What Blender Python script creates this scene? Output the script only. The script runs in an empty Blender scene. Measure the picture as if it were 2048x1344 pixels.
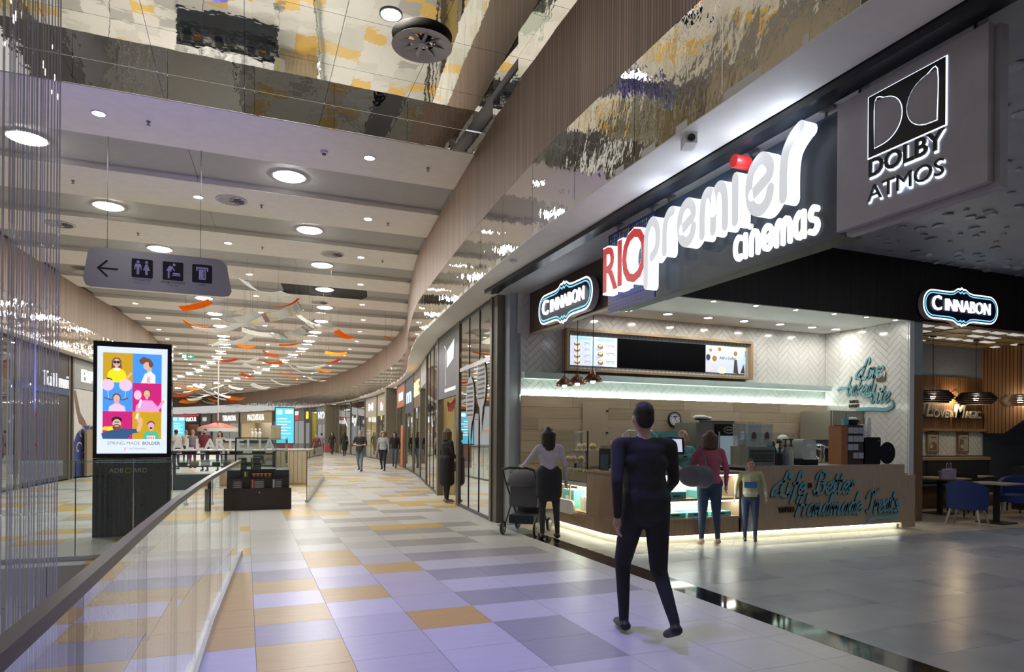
import bpy, bmesh, math, random
from mathutils import Matrix, Vector
random.seed(7)
PI = math.pi
SC = bpy.context.scene
COL = SC.collection
# ------------------------------------------------------------------ camera, world, exposure
H = 1.55
FPX, ROLL, CX, CY, YAW = 1320.0, 0.008, 1024.0, 871.3, math.radians(22.0)
cd = bpy.data.cameras.new('camera'); cam = bpy.data.objects.new('camera', cd); COL.objects.link(cam)
cd.sensor_width = 36; cd.lens = 36*FPX/2048; cd.shift_y = (CY-672)/2048; cd.clip_end = 400; cd.clip_start = .05
cam.matrix_world = Matrix.Translation((0,0,H)) @ Matrix.Rotation(-YAW,4,'Z') @ Matrix.Rotation(PI/2,4,'X') @ Matrix.Rotation(ROLL,4,'Z')
SC.camera = cam
w = bpy.data.worlds.new('world'); SC.world = w; w.use_nodes = True
w.node_tree.nodes['Background'].inputs[0].default_value = (.95,.97,1,1); w.node_tree.nodes['Background'].inputs[1].default_value = .42
SC.view_settings.view_transform = 'Standard'; SC.view_settings.look = 'None'; SC.view_settings.gamma = 1
SC.view_settings.use_curve_mapping = False
SC.view_settings.exposure = 0.62
cy = SC.cycles
cy.use_denoising = True; cy.max_bounces = 7; cy.transparent_max_bounces = 24; cy.caustics_reflective = False
cy.caustics_refractive = False; cy.sample_clamp_indirect = 4; cy.glossy_bounces = 4; cy.transmission_bounces = 4
def lamp(kind, loc, energy, color=(1,1,1), size=.3, aim=None, spot=None, blend=.5, name=None):
    l = bpy.data.lights.new(name or kind.lower()+'_lamp', kind); l.energy = energy; l.color = color
    if kind == 'AREA': l.shape = 'DISK'; l.size = size
    else: l.shadow_soft_size = size
    if spot: l.spot_size = math.radians(spot); l.spot_blend = blend
    o = bpy.data.objects.new(l.name, l); COL.objects.link(o); o.location = loc
    if aim is not None: o.rotation_euler = (Vector(aim)-Vector(loc)).to_track_quat('-Z','Y').to_euler()
    return o
# violet wash: spots high in the atrium, plus an added floating uplight
lamp('SPOT', (1.2,4.6,6.4), 640, (.27,.24,1), .25, (1.0,5.6,0), 62, .8)
lamp('SPOT', (-1.6,7.5,1.6), 240, (.25,.22,1), .2, (-1.2,11.6,6.2), 75, 1)  # added uplight hanging free over the void, tints the first ceiling panel
lamp('SPOT', (-2.5,5.0,6.4), 220, (.30,.25,1), .25, (-1.8,6.0,-4.6), 70, .8)
# ------------------------------------------------------------------ pixel rays of the level camera onto known planes
F2 = (math.sin(YAW), math.cos(YAW)); R2 = (math.cos(YAW), -math.sin(YAW))
def ray(u, v):
    x = u-CX; y = v-CY
    r = x*math.cos(ROLL)+y*math.sin(ROLL); d = -x*math.sin(ROLL)+y*math.cos(ROLL)
    return (F2[0]+r/FPX*R2[0], F2[1]+r/FPX*R2[1], -d/FPX)
def at(u, v, t): a = ray(u,v); return Vector((a[0]*t, a[1]*t, H+a[2]*t))
def G(u, v, z=0): return at(u, v, (z-H)/ray(u,v)[2])
def XP(u, v, x): return at(u, v, x/ray(u,v)[0])
def YP(u, v, y): return at(u, v, y/ray(u,v)[1])
# ------------------------------------------------------------------ materials
MATS = {}
def pm(name, col, rough=.5, metal=0., var=.06, scale=6., bump=0., emit=None, es=0., spec=.5, stretch=None, coat=0., alpha=None):
    if name in MATS: return MATS[name]
    m = bpy.data.materials.new(name); m.use_nodes = True; nt = m.node_tree; b = nt.nodes['Principled BSDF']
    b.inputs['Roughness'].default_value = rough; b.inputs['Metallic'].default_value = metal
    b.inputs['Specular IOR Level'].default_value = spec
    if coat: b.inputs['Coat Weight'].default_value = coat; b.inputs['Coat Roughness'].default_value = .08
    c = (*col,1)
    geo = nt.nodes.new('ShaderNodeNewGeometry'); mp = nt.nodes.new('ShaderNodeMapping'); nt.links.new(geo.outputs['Position'], mp.inputs[0])
    mp.inputs['Scale'].default_value = stretch or (1,1,1)
    no = nt.nodes.new('ShaderNodeTexNoise'); no.inputs['Scale'].default_value = scale; no.inputs['Detail'].default_value = 4
    nt.links.new(mp.outputs[0], no.inputs['Vector'])
    if var:
        r = nt.nodes.new('ShaderNodeValToRGB'); k = 1-var
        r.color_ramp.elements[0].position = .3; r.color_ramp.elements[1].position = .7
        r.color_ramp.elements[0].color = (col[0]*k,col[1]*k,col[2]*k,1); r.color_ramp.elements[1].color = tuple(min(1,q*(1+var)) for q in col)+(1,)
        nt.links.new(no.outputs['Fac'], r.inputs[0]); nt.links.new(r.outputs[0], b.inputs['Base Color'])
    else: b.inputs['Base Color'].default_value = c
    if bump:
        bp = nt.nodes.new('ShaderNodeBump'); bp.inputs['Strength'].default_value = bump; bp.inputs['Distance'].default_value = .05
        nt.links.new(no.outputs['Fac'], bp.inputs['Height']); nt.links.new(bp.outputs[0], b.inputs['Normal'])
    if es:
        b.inputs['Emission Color'].default_value = (*(emit or col),1); b.inputs['Emission Strength'].default_value = es
    MATS[name] = m; return m
def stripes(name, c1, c2, freq, axis=0, rough=.5, uv=False, wood=True, width=.5):
    """vertical slatted boards: fine dark grooves across a wood-grained face"""
    if name in MATS: return MATS[name]
    m = bpy.data.materials.new(name); m.use_nodes = True; nt = m.node_tree; b = nt.nodes['Principled BSDF']; b.inputs['Roughness'].default_value = rough
    b.inputs['Specular IOR Level'].default_value = .3
    if uv: src = nt.nodes.new('ShaderNodeUVMap').outputs[0]
    else: src = nt.nodes.new('ShaderNodeNewGeometry').outputs['Position']
    sx = nt.nodes.new('ShaderNodeSeparateXYZ'); nt.links.new(src, sx.inputs[0])
    mu = nt.nodes.new('ShaderNodeMath'); mu.operation = 'MULTIPLY'; mu.inputs[1].default_value = freq; nt.links.new(sx.outputs[axis], mu.inputs[0])
    fr = nt.nodes.new('ShaderNodeMath'); fr.operation = 'FRACT'; nt.links.new(mu.outputs[0], fr.inputs[0])
    gt = nt.nodes.new('ShaderNodeMath'); gt.operation = 'GREATER_THAN'; gt.inputs[1].default_value = width; nt.links.new(fr.outputs[0], gt.inputs[0])
    fl = nt.nodes.new('ShaderNodeMath'); fl.operation = 'FLOOR'; nt.links.new(mu.outputs[0], fl.inputs[0])
    wn = nt.nodes.new('ShaderNodeTexWhiteNoise'); wn.noise_dimensions = '1D'; nt.links.new(fl.outputs[0], wn.inputs['W'])
    hsv = nt.nodes.new('ShaderNodeHueSaturation'); hsv.inputs['Color'].default_value = (*c1,1)
    mr = nt.nodes.new('ShaderNodeMapRange'); mr.inputs[3].default_value = .78; mr.inputs[4].default_value = 1.15; nt.links.new(wn.outputs[0], mr.inputs[0]); nt.links.new(mr.outputs[0], hsv.inputs['Value'])
    mx = nt.nodes.new('ShaderNodeMix'); mx.data_type = 'RGBA'; nt.links.new(gt.outputs[0], mx.inputs[0]); nt.links.new(hsv.outputs[0], mx.inputs[6]); mx.inputs[7].default_value = (*c2,1)
    nt.links.new(mx.outputs[2], b.inputs['Base Color'])
    bp = nt.nodes.new('ShaderNodeBump'); bp.inputs['Strength'].default_value = .5; bp.inputs['Distance'].default_value = .01; bp.invert = True
    nt.links.new(gt.outputs[0], bp.inputs['Height']); nt.links.new(bp.outputs[0], b.inputs['Normal'])
    MATS[name] = m; return m
def glassy(name, tint=(.9,.95,.93), refl=1.0, base=.0, ior=1.5, body=None, bodyfac=0.):
    if name in MATS: return MATS[name]
    m = bpy.data.materials.new(name); m.use_nodes = True; nt = m.node_tree; nt.nodes.clear()
    out = nt.nodes.new('ShaderNodeOutputMaterial'); tr = nt.nodes.new('ShaderNodeBsdfTransparent'); tr.inputs[0].default_value = (*tint,1)
    gl = nt.nodes.new('ShaderNodeBsdfGlossy'); gl.inputs['Roughness'].default_value = .01; gl.inputs[0].default_value = (refl,refl,refl,1)
    lw = nt.nodes.new('ShaderNodeLayerWeight'); pw = nt.nodes.new('ShaderNodeMath'); pw.operation = 'POWER'; pw.inputs[1].default_value = 5; nt.links.new(lw.outputs['Facing'], pw.inputs[0])
    fr = nt.nodes.new('ShaderNodeMath'); fr.operation = 'MULTIPLY_ADD'; f0 = ((ior-1)/(ior+1))**2; fr.inputs[1].default_value = 1-f0; fr.inputs[2].default_value = f0; nt.links.new(pw.outputs[0], fr.inputs[0])
    ad = nt.nodes.new('ShaderNodeMath'); ad.operation = 'ADD'; ad.use_clamp = True; ad.inputs[1].default_value = base; nt.links.new(fr.outputs[0], ad.inputs[0])
    mx = nt.nodes.new('ShaderNodeMixShader'); nt.links.new(ad.outputs[0], mx.inputs[0]); nt.links.new(gl.outputs[0], mx.inputs[2])
    if body:
        df = nt.nodes.new('ShaderNodeBsdfDiffuse'); df.inputs[0].default_value = (*body,1)
        m2 = nt.nodes.new('ShaderNodeMixShader'); m2.inputs[0].default_value = bodyfac; nt.links.new(tr.outputs[0], m2.inputs[1]); nt.links.new(df.outputs[0], m2.inputs[2]); nt.links.new(m2.outputs[0], mx.inputs[1])
    else: nt.links.new(tr.outputs[0], mx.inputs[1])
    nt.links.new(mx.outputs[0], out.inputs[0]); MATS[name] = m; return m
def mirror(name, col=(.78,.76,.72), scale=1.6, bump=.10, stretch=(1,1,1), rough=.02):
    m = pm(name, col, rough, 1., 0, scale, bump, stretch=stretch); return m
def glow(name, col, s): 
    return pm(name, col, .5, 0, 0, emit=col, es=s)
def thin_sheet(name, col, k=.45):
    m = bpy.data.materials.new(name); m.use_nodes = True; nt = m.node_tree; nt.nodes.clear(); out = nt.nodes.new('ShaderNodeOutputMaterial')
    no = nt.nodes.new('ShaderNodeTexNoise'); no.inputs['Scale'].default_value = 5; rp_ = nt.nodes.new('ShaderNodeValToRGB'); rp_.color_ramp.elements[0].color = (*[c*.92 for c in col],1); rp_.color_ramp.elements[1].color = (*col,1); nt.links.new(no.outputs[0], rp_.inputs[0])
    a = nt.nodes.new('ShaderNodeBsdfDiffuse'); b = nt.nodes.new('ShaderNodeBsdfTranslucent'); mx = nt.nodes.new('ShaderNodeMixShader'); mx.inputs[0].default_value = k
    for n_ in (a,b): nt.links.new(rp_.outputs[0], n_.inputs[0])
    nt.links.new(a.outputs[0], mx.inputs[1]); nt.links.new(b.outputs[0], mx.inputs[2]); nt.links.new(mx.outputs[0], out.inputs[0]); MATS[name] = m; return m
white = pm('white_paint', (.74,.72,.68), .6); ceilw = pm('ceiling_white', (.87,.835,.77), .65, var=.03)
greyc = pm('recess_grey', (.42,.41,.39), .6, var=.03); black = pm('black', (.012,.012,.014), .35); dark = pm('charcoal', (.03,.032,.038), .4)
bronze = pm('bronze', (.16,.14,.11), .4, .3); steel = pm('brushed_steel', (.52,.52,.54), .3, 1., .05, 3, .02, stretch=(1,1,40)); chrome = pm('chrome', (.7,.7,.7), .1, 1., 0)
oak = pm('oak_veneer', (.44,.30,.17), .45, var=.13, scale=5, stretch=(14,14,.8)); oakd = pm('oak_dark', (.24,.14,.075), .45, var=.14, scale=5, stretch=(14,14,.8))
glass = glassy('clear_glass', (.93,.96,.95)); railglass = glassy('balustrade_glass', (.90,.94,.92), 1, .02, 1.55); shopglass = glassy('shop_glass', (.86,.88,.84), 1, .06, 1.6)
teal = pm('teal', (.17,.38,.42), .5); teal_d = pm('teal_edge', (.045,.075,.08), .6); tealbox = pm('teal_box', (.13,.46,.46), .5); brownl = pm('brown_lettering', (.05,.025,.015), .5)
# ------------------------------------------------------------------ mesh helpers
class MB:
    def __init__(s): s.v = []; s.f = []; s.mi = []; s.m = 0
    def add(s, vs, fs):
        n = len(s.v); s.v += [tuple(q) for q in vs]
        for q in fs: s.f.append(tuple(n+i for i in q)); s.mi.append(s.m)
        return s
    def mm(s, x0, x1, y0, y1, z0, z1):
        return s.add([(x0,y0,z0),(x1,y0,z0),(x1,y1,z0),(x0,y1,z0),(x0,y0,z1),(x1,y0,z1),(x1,y1,z1),(x0,y1,z1)],
            [(0,3,2,1),(4,5,6,7),(0,1,5,4),(1,2,6,5),(2,3,7,6),(3,0,4,7)])
    def box(s, c, d, M=None):
        vs = [Vector((sx*d[0]/2, sy*d[1]/2, sz*d[2]/2)) for sz in (-1,1) for sy in (-1,1) for sx in (-1,1)]
        if M: vs = [M @ q for q in vs]
        vs = [q+Vector(c) for q in vs]
        return s.add(vs, [(0,2,3,1),(4,5,7,6),(0,1,5,4),(1,3,7,5),(3,2,6,7),(2,0,4,6)])
    def tube(s, pts, r, n=8, flat=1.):
        pts = [Vector(p) for p in pts]; rs = r if isinstance(r,(list,tuple)) else [r]*len(pts)
        rings = []; up = Vector((0,0,1))
        for i, p in enumerate(pts):
            d = (pts[min(i+1,len(pts)-1)]-pts[max(i-1,0)]).normalized()
            a = d.cross(up) if abs(d.dot(up)) < .95 else d.cross(Vector((0,1,0))); a.normalize(); b = d.cross(a)
            rings.append([p+(a*math.cos(2*PI*k/n)+b*math.sin(2*PI*k/n)*flat)*rs[i] for k in range(n)])
        vs = [q for g in rings for q in g]; fs = []
        for i in range(len(pts)-1):
            for k in range(n): fs.append((i*n+k, (i+1)*n+k, (i+1)*n+(k+1)%n, i*n+(k+1)%n))
        fs.append(tuple(range(n))); fs.append(tuple(range(len(vs)-1, len(vs)-1-n, -1)))
        return s.add(vs, fs)
    def lathe(s, prof, c=(0,0,0), n=20, cap=True, M=None):
        vs = []; fs = []
        for r, z in prof:
            for k in range(n):
                q = Vector((r*math.cos(2*PI*k/n), r*math.sin(2*PI*k/n), z))
                vs.append((M @ q if M else q)+Vector(c))
        for i in range(len(prof)-1):
            for k in range(n): fs.append((i*n+k, i*n+(k+1)%n, (i+1)*n+(k+1)%n, (i+1)*n+k))
        if cap: fs.append(tuple(reversed(range(n)))); fs.append(tuple(range(len(vs)-n, len(vs))))
        return s.add(vs, fs)
    def prism(s, poly, z0, z1):
        n = len(poly); vs = [(x,y,z0) for x,y in poly]+[(x,y,z1) for x,y in poly]
        return s.add(vs, [tuple(reversed(range(n))), tuple(range(n,2*n))]+[(i,(i+1)%n,n+(i+1)%n,n+i) for i in range(n)])
    def ell(s, c, r, nu=14, nv=9, M=None):
        vs = []; fs = []
        for j in range(nv+1):
            t = PI*j/nv
            for k in range(nu):
                q = Vector((r[0]*math.sin(t)*math.cos(2*PI*k/nu), r[1]*math.sin(t)*math.sin(2*PI*k/nu), r[2]*math.cos(t)))
                vs.append((M @ q if M else q)+Vector(c))
        for j in range(nv):
            for k in range(nu): fs.append((j*nu+k, (j+1)*nu+k, (j+1)*nu+(k+1)%nu, j*nu+(k+1)%nu))
        return s.add(vs, fs)
    def mesh(s, mats, name='mesh', smooth=True):
        me = bpy.data.meshes.new(name); me.from_pydata(s.v, [], s.f)
        for m in (mats if isinstance(mats,(list,tuple)) else [mats]): me.materials.append(m)
        me.polygons.foreach_set('material_index', s.mi); me.update()
        if smooth: me.shade_smooth(); me.set_sharp_from_angle(angle=.6)
        return me
    def build(s, name, mats, parent=None, loc=None, M=None, smooth=True):
        return link(name, s.mesh(mats, name, smooth), parent, loc, M)
def link(name, me, parent=None, loc=None, M=None):
    o = bpy.data.objects.new(name, me); COL.objects.link(o)
    if parent: o.parent = parent
    if M is not None: o.matrix_basis = M
    if loc is not None: o.location = loc
    return o
def tag(o, label, cat, group=None, kind=None):
    if label: o['label'] = label
    if cat: o['category'] = cat
    if group: o['group'] = group
    if kind: o['kind'] = kind
    return o
def thing(name, label, cat, loc=(0,0,0), rz=0., group=None):
    o = bpy.data.objects.new(name, None); COL.objects.link(o); o.location = loc; o.rotation_euler = (0,0,rz); o.empty_display_size = .1
    return tag(o, label, cat, group)
def struct(o): o['kind'] = 'structure'; return o
def stuff(o): o['kind'] = 'stuff'; return o
def dup(root, loc, rz=None, label=None):
    def cp(o, par):
        c = o.copy(); COL.objects.link(c)
        if par: c.parent = par
        for ch in o.children: cp(ch, c)
        return c
    c = cp(root, None); c.location = loc
    if rz is not None: c.rotation_euler = (0,0,rz)
    if label: c['label'] = label
    return c
def fr(o=(0,0,0), ang=0.): return Matrix.Translation(o) @ Matrix.Rotation(ang,4,'Z') @ Matrix.Rotation(PI/2,4,'X')   # x right, y up, z toward the viewer
WEST = -PI/2
def text_mesh(body, size, ext, mat, bold=0., shear=0., align='CENTER', sx=1., space=1.):
    cu = bpy.data.curves.new('t','FONT'); cu.body = body; cu.size = size; cu.extrude = ext; cu.offset = bold; cu.shear = shear; cu.align_x = align; cu.align_y = 'CENTER'
    cu.space_character = space; cu.resolution_u = 3
    ob = bpy.data.objects.new('t', cu); COL.objects.link(ob)
    dg = bpy.context.evaluated_depsgraph_get(); me = bpy.data.meshes.new_from_object(ob.evaluated_get(dg))
    bpy.data.objects.remove(ob); bpy.data.curves.remove(cu)
    if sx != 1: me.transform(Matrix.Diagonal((sx,1,1,1)))
    me.materials.clear()
    for q in (mat if isinstance(mat,(list,tuple)) else [mat]): me.materials.append(q)
    if isinstance(mat,(list,tuple)):
        for p in me.polygons: p.material_index = 0 if p.normal.z > .9 else 1
    return me
def text(name, body, size, ext, mat, M, parent=None, **k): return link(name, text_mesh(body, size, ext, mat, **k), parent, None, M)
def catmull(pts, n=6):
    P = [Vector((p[0],p[1])) for p in pts]; out = []
    for i in range(len(P)-1):
        a = P[max(i-1,0)]; b = P[i]; c = P[i+1]; d = P[min(i+2,len(P)-1)]
        for k in range(n):
            t = k/n; out.append(.5*((2*b)+(c-a)*t+(2*a-5*b+4*c-d)*t*t+(3*b-a-3*c+d)*t*t*t))
    out.append(P[-1]); return out
def ribbon(mb, pts, w, z0, z1, pen=None, n=6, taper=0.):
    """extruded round-ended stroke along a curve; pen=(angle, thin) varies the width like a brush"""
    P = catmull(pts, n) if len(pts) > 2 else [Vector(pts[0]), Vector(pts[1])]
    L = []; Rr = []; N = len(P)
    for i, p in enumerate(P):
        d = (P[min(i+1,N-1)]-P[max(i-1,0)]); d = d.normalized() if d.length > 1e-6 else Vector((1,0)); nn = Vector((-d.y,d.x)); ww = w/2
        if pen: ww *= pen[1]+(1-pen[1])*abs(math.sin(math.atan2(d.y,d.x)-pen[0]))
        if taper: ww *= 1-taper*(1-min(1, 4*min(i,N-1-i)/(N-1)+.0))
        L.append(p+nn*ww); Rr.append(p-nn*ww)
    def cap(p, a, b, sgn):
        r = (a-p).length; a0 = math.atan2(a.y-p.y, a.x-p.x); return [p+Vector((math.cos(a0+sgn*PI*k/5), math.sin(a0+sgn*PI*k/5)))*r for k in range(1,5)]
    poly_s = cap(P[0], L[0], Rr[0], 1); poly_e = cap(P[-1], Rr[-1], L[-1], 1)
    for z, fl in ((z1,False),(z0,True)):
        for i in range(N-1):
            q = [(*L[i],z),(*Rr[i],z),(*Rr[i+1],z),(*L[i+1],z)]
            mb.add(q, [(3,2,1,0)] if fl else [(0,1,2,3)])
        for pl, a, b in ((poly_s, L[0], Rr[0]), (poly_e, Rr[-1], L[-1])):
            q = [(*a,z)]+[(*c,z) for c in pl]+[(*b,z)]
            mb.add(q, [tuple(range(len(q)))] if not fl else [tuple(reversed(range(len(q))))])
    rim = L[::-1]+poly_s+Rr+poly_e; n2 = len(rim)
    mb.add([(*q,z0) for q in rim]+[(*q,z1) for q in rim], [(i,(i+1)%n2,n2+(i+1)%n2,n2+i) for i in range(n2)])
MONO = {
 'p': (.80, [[(0,-.72),(0,-.2),(0,.45),(.07,.78),(.34,1),(.62,.82),(.70,.5),(.62,.18),(.34,0)]]),
 'r': (.52, [[(0,0),(0,.5),(.06,.8),(.24,.98),(.42,1.0)]]),
 'e': (.84, [[(.1,.36),(.38,.47),(.66,.6),(.66,.82),(.4,1),(.1,.84),(0,.5),(.1,.14),(.38,0),(.62,.12),(.70,.32)]]),
 'm': (1.16, [[(0,0),(0,.5),(.06,.85),(.24,1),(.43,.86),(.5,.5),(.5,0)], [(.5,.45),(.57,.86),(.76,1),(.95,.86),(1.02,.5),(1.02,0)]]),
 'i': (.26, [[(0,0),(0,.5),(0,1)]]),
 'R': (.6, [[(0,0),(0,.5),(.06,.85),(.2,1.05),(.42,1.2),(.52,1.24)]]),
 'c': (.66, [[(.55,.92),(.3,1),(.06,.8),(0,.5),(.06,.2),(.3,0),(.55,.08)]]),
 'n': (.72, [[(0,0),(0,.5),(.06,.85),(.28,1),(.5,.85),(.56,.5),(.56,0)]]),
 'a': (.80, [[(.6,.9),(.3,1),(.05,.78),(0,.5),(.05,.2),(.3,0),(.55,.2),(.6,.5),(.6,.9)], [(.6,1),(.6,.5),(.62,0)]]),
 's': (.62, [[(.48,.92),(.24,1),(.04,.82),(.1,.58),(.4,.46),(.5,.22),(.3,0),(.02,.06)]]),
}
BRUSH = {
 'L': (.62, [[(.60,.78),(.60,.98),(.46,1.02),(.36,.7),(.28,.3),(.12,.02),(-.02,.08),(.08,.17),(.3,.06),(.55,-.04),(.78,.06)], [(.34,.6),(.05,.5),(-.16,.25),(-.16,.02)]]),
 'i': (.27, [[(.02,.5),(0,.15),(.08,0),(.22,.1)], [(.06,.72),(.08,.76)]]),
 'f': (.32, [[(.36,.84),(.30,1),(.18,.94),(.12,.5),(.06,0),(0,-.3)], [(-.04,.5),(.30,.52)]]),
 'e': (.36, [[(.04,.2),(.2,.28),(.28,.42),(.18,.52),(.04,.4),(0,.2),(.08,.02),(.24,.02),(.36,.14)]]),
 'B': (.62, [[(.14,.95),(.1,.5),(.06,0)], [(-.12,.72),(-.02,.95),(.3,1.02),(.48,.86),(.4,.62),(.2,.53),(.42,.46),(.5,.24),(.36,.02),(.1,0),(-.08,.12)]]),
 't': (.28, [[(.10,.85),(.06,.4),(.06,.1),(.14,0),(.27,.1)], [(-.08,.56),(.24,.58)]]),
 'r': (.30, [[(.02,.5),(.02,.25),(0,0)], [(.02,.3),(.1,.48),(.2,.52),(.28,.44)]]),
 'H': (.72, [[(.16,.98),(.12,.6),(.06,.25),(0,0)], [(.54,1.0),(.50,.5),(.46,.02),(.58,.02)], [(.10,.5),(.50,.52)], [(-.10,.66),(-.04,.88),(.14,.97)]]),
 'a': (.46, [[(.28,.44),(.14,.52),(.02,.36),(0,.16),(.08,.01),(.2,.08),(.28,.34)], [(.32,.5),(.29,.15),(.35,0),(.46,.1)]]),
 'n': (.45, [[(.02,.5),(.02,.25),(0,0)], [(.02,.28),(.12,.48),(.22,.5),(.27,.38),(.26,.1),(.33,0),(.44,.1)]]),
 'd': (.48, [[(.28,.44),(.14,.52),(.02,.36),(0,.16),(.08,.01),(.2,.08),(.28,.34)], [(.40,1.02),(.33,.5),(.30,.12),(.36,0),(.47,.1)]]),
 'm': (.72, [[(.02,.5),(.02,.25),(0,0)], [(.02,.28),(.12,.48),(.22,.5),(.27,.38),(.26,0)], [(.27,.3),(.38,.48),(.48,.5),(.53,.38),(.52,.1),(.59,0),(.7,.1)]]),
 'T': (.56, [[(-.14,.66),(-.04,.88),(.16,.98),(.45,.9),(.72,1.06)], [(.32,.93),(.28,.4),(.18,.04),(.02,.06)]]),
 's': (.32, [[(.26,.42),(.15,.52),(.06,.42),(.2,.26),(.22,.1),(.1,-.01),(-.02,.08)]]),
 'o': (.36, [[(.16,.51),(.02,.36),(.02,.12),(.14,0),(.26,.12),(.28,.36),(.17,.51),(.36,.46)]]),
 'v': (.36, [[(0,.5),(.06,.1),(.14,.01),(.25,.25),(.28,.5),(.38,.45)]]),
 'b': (.38, [[(.12,1),(.05,.5),(.03,.1),(.13,0),(.26,.1),(.28,.36),(.18,.5),(.06,.34)]]),
 'k': (.38, [[(.12,1),(.05,.5),(0,0)], [(.28,.5),(.06,.25),(.24,.08),(.36,.06)]]),
 ' ': (.3, []),
}
def strokes(mb, word, font, size, w, z0, z1, x0=0., y0=0., shear=0., pen=None, track=.0, n=6, skip=()):
    x = x0
    for i, ch in enumerate(word):
        adv, ss = font[ch]
        for st in ss: ribbon(mb, [(x+(px+shear*py)*size, y0+py*size) for px,py in st], w*size, z0, z1, pen, n)
        x += (adv+track)*size
    return x
def two_tone(me, edge):
    me.materials.append(edge)
    for p in me.polygons:
        if p.normal.z < .9: p.material_index = len(me.materials)-1
    return me
def rrect(x0, x1, y0, y1, r, n=5):
    out = []
    for cx_, cy_, a in ((x1-r,y0+r,-PI/2),(x1-r,y1-r,0),(x0+r,y1-r,PI/2),(x0+r,y0+r,PI)):
        out += [(cx_+r*math.cos(a+PI/2*k/n), cy_+r*math.sin(a+PI/2*k/n)) for k in range(n+1)]
    return out
def circ(cx_, cy_, rx, ry=None, n=16): return [(cx_+rx*math.cos(2*PI*k/n), cy_+(ry or rx)*math.sin(2*PI*k/n)) for k in range(n)]
def flat(layers, name, M, parent=None, step=.0012, z=0.):
    """flat print: coloured polygons laid on one another by about a millimetre"""
    mats = []; mb = MB(); k = 0
    for poly, m in layers:
        if m not in mats: mats.append(m)
        mb.m = mats.index(m); zz = z+step*k; k += 1
        if isinstance(poly, tuple) and poly[0] == 'line': ribbon(mb, poly[1], poly[2], zz-.0005, zz, n=4)
        else: mb.add([(x,y,zz) for x,y in poly], [tuple(range(len(poly)))])
    return mb.build(name, mats, parent, None, M, smooth=False)
def R4(x0, x1, y0, y1): return [(x0,y0),(x1,y0),(x1,y1),(x0,y1)]
# ================================================================== STRUCTURE
def interp(path, y):
    for (x0,y0),(x1,y1) in zip(path, path[1:]):
        if y0 <= y <= y1: return x0+(x1-x0)*(y-y0)/(y1-y0)
    return path[-1][0] if y > path[-1][1] else path[0][0]
MR = [(3.29,-8),(3.29,-2),(3.29,3),(3.29,6),(3.33,7.8),(3.51,10.5),(3.87,14.4),(4.2,17.3),(5.08,22),(6.2,27.5),(6.85,34),(7.17,45),(6.4,56),(4.2,68),(.87,79.5),(-5.8,94),(-13,105)]
SO = [(3.78,-8),(3.78,-2),(3.78,3),(3.78,6),(3.85,8.6),(4.1,10.8),(4.36,14),(4.55,16),(4.9,18.3),(5.85,23.3),(6.5,27.5),(7.0,31.5),(7.4,36),(7.72,45),(6.95,56.3),(4.75,68.5),(1.4,80),(-5.3,94.5),(-12.5,105.6)]
ML = [(-5.6,-8),(-5.55,10),(-5.5,18),(-5.25,22),(-4.9,26),(-4.4,31),(-4.2,38),(-4.9,50),(-8.2,64),(-16,84),(-25,98),(-31,106)]
MRs = catmull(MR, 8); SOs = catmull(SO, 8); MLs = catmull(ML, 8)
def resample(P, step):
    out = [P[0]]; acc = 0.
    for a, b in zip(P, P[1:]):
        L = (b-a).length; d = step-acc
        while d <= L: out.append(a+(b-a)*(d/L)); d += step
        acc = L-(d-step)
    out.append(P[-1]); return out
def bandpanel(pts, s0, z0, z1, th, out, mat, name, parent, gap=.004):
    """one facing panel that follows a curved wall line, with thickness; UV = running metres, height"""
    vs = []; n = len(pts); fs = []; S = [0.]
    for a, b in zip(pts, pts[1:]): S.append(S[-1]+(b-a).length)
    for i, p in enumerate(pts):
        d = (pts[min(i+1,n-1)]-pts[max(i-1,0)]).normalized(); nr = Vector((d.y,-d.x))*out
        q = p.copy()
        if i == 0: q = p+d*gap
        if i == n-1: q = p-d*gap
        for off in (0, th):
            for z in (z0, z1): vs.append((q.x+nr.x*off, q.y+nr.y*off, z))
    for i in range(n-1):
        a = i*4; b = a+4
        fs += [(a,b,b+1,a+1),(a+2,a+3,b+3,b+2),(a,a+2,b+2,b),(a+1,b+1,b+3,a+3)]
    fs += [(0,1,3,2),((n-1)*4,(n-1)*4+2,(n-1)*4+3,(n-1)*4+1)]
    me = bpy.data.meshes.new(name); me.from_pydata(vs, [], fs); me.materials.append(mat); uv = me.uv_layers.new(name='UVMap')
    for lp in me.loops: i = lp.vertex_index//4; uv.data[lp.index].uv = (s0+S[i], vs[lp.vertex_index][2])
    return link(name, me, parent)
def sub(P, k): # thin out to k+1 points
    return [P[round(i*(len(P)-1)/k)] for i in range(k+1)]
mir = mirror('polished_steel_band', (.90,.87,.81), 3.0, .22, (1,1,.6)); mirc = mirror('polished_steel_ceiling', (.93,.90,.83), 1.3, .07, (1,1,1)); mirs = mirror('polished_steel_strip', (.92,.90,.86), 1.8, .12)
woodb = stripes('slatted_walnut', (.40,.285,.215), (.19,.125,.092), 22, 0, .5, uv=True, width=.72)
woodl = stripes('slatted_walnut_pale', (.36,.26,.19), (.17,.115,.085), 22, 0, .5, uv=True, width=.74)
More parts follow.
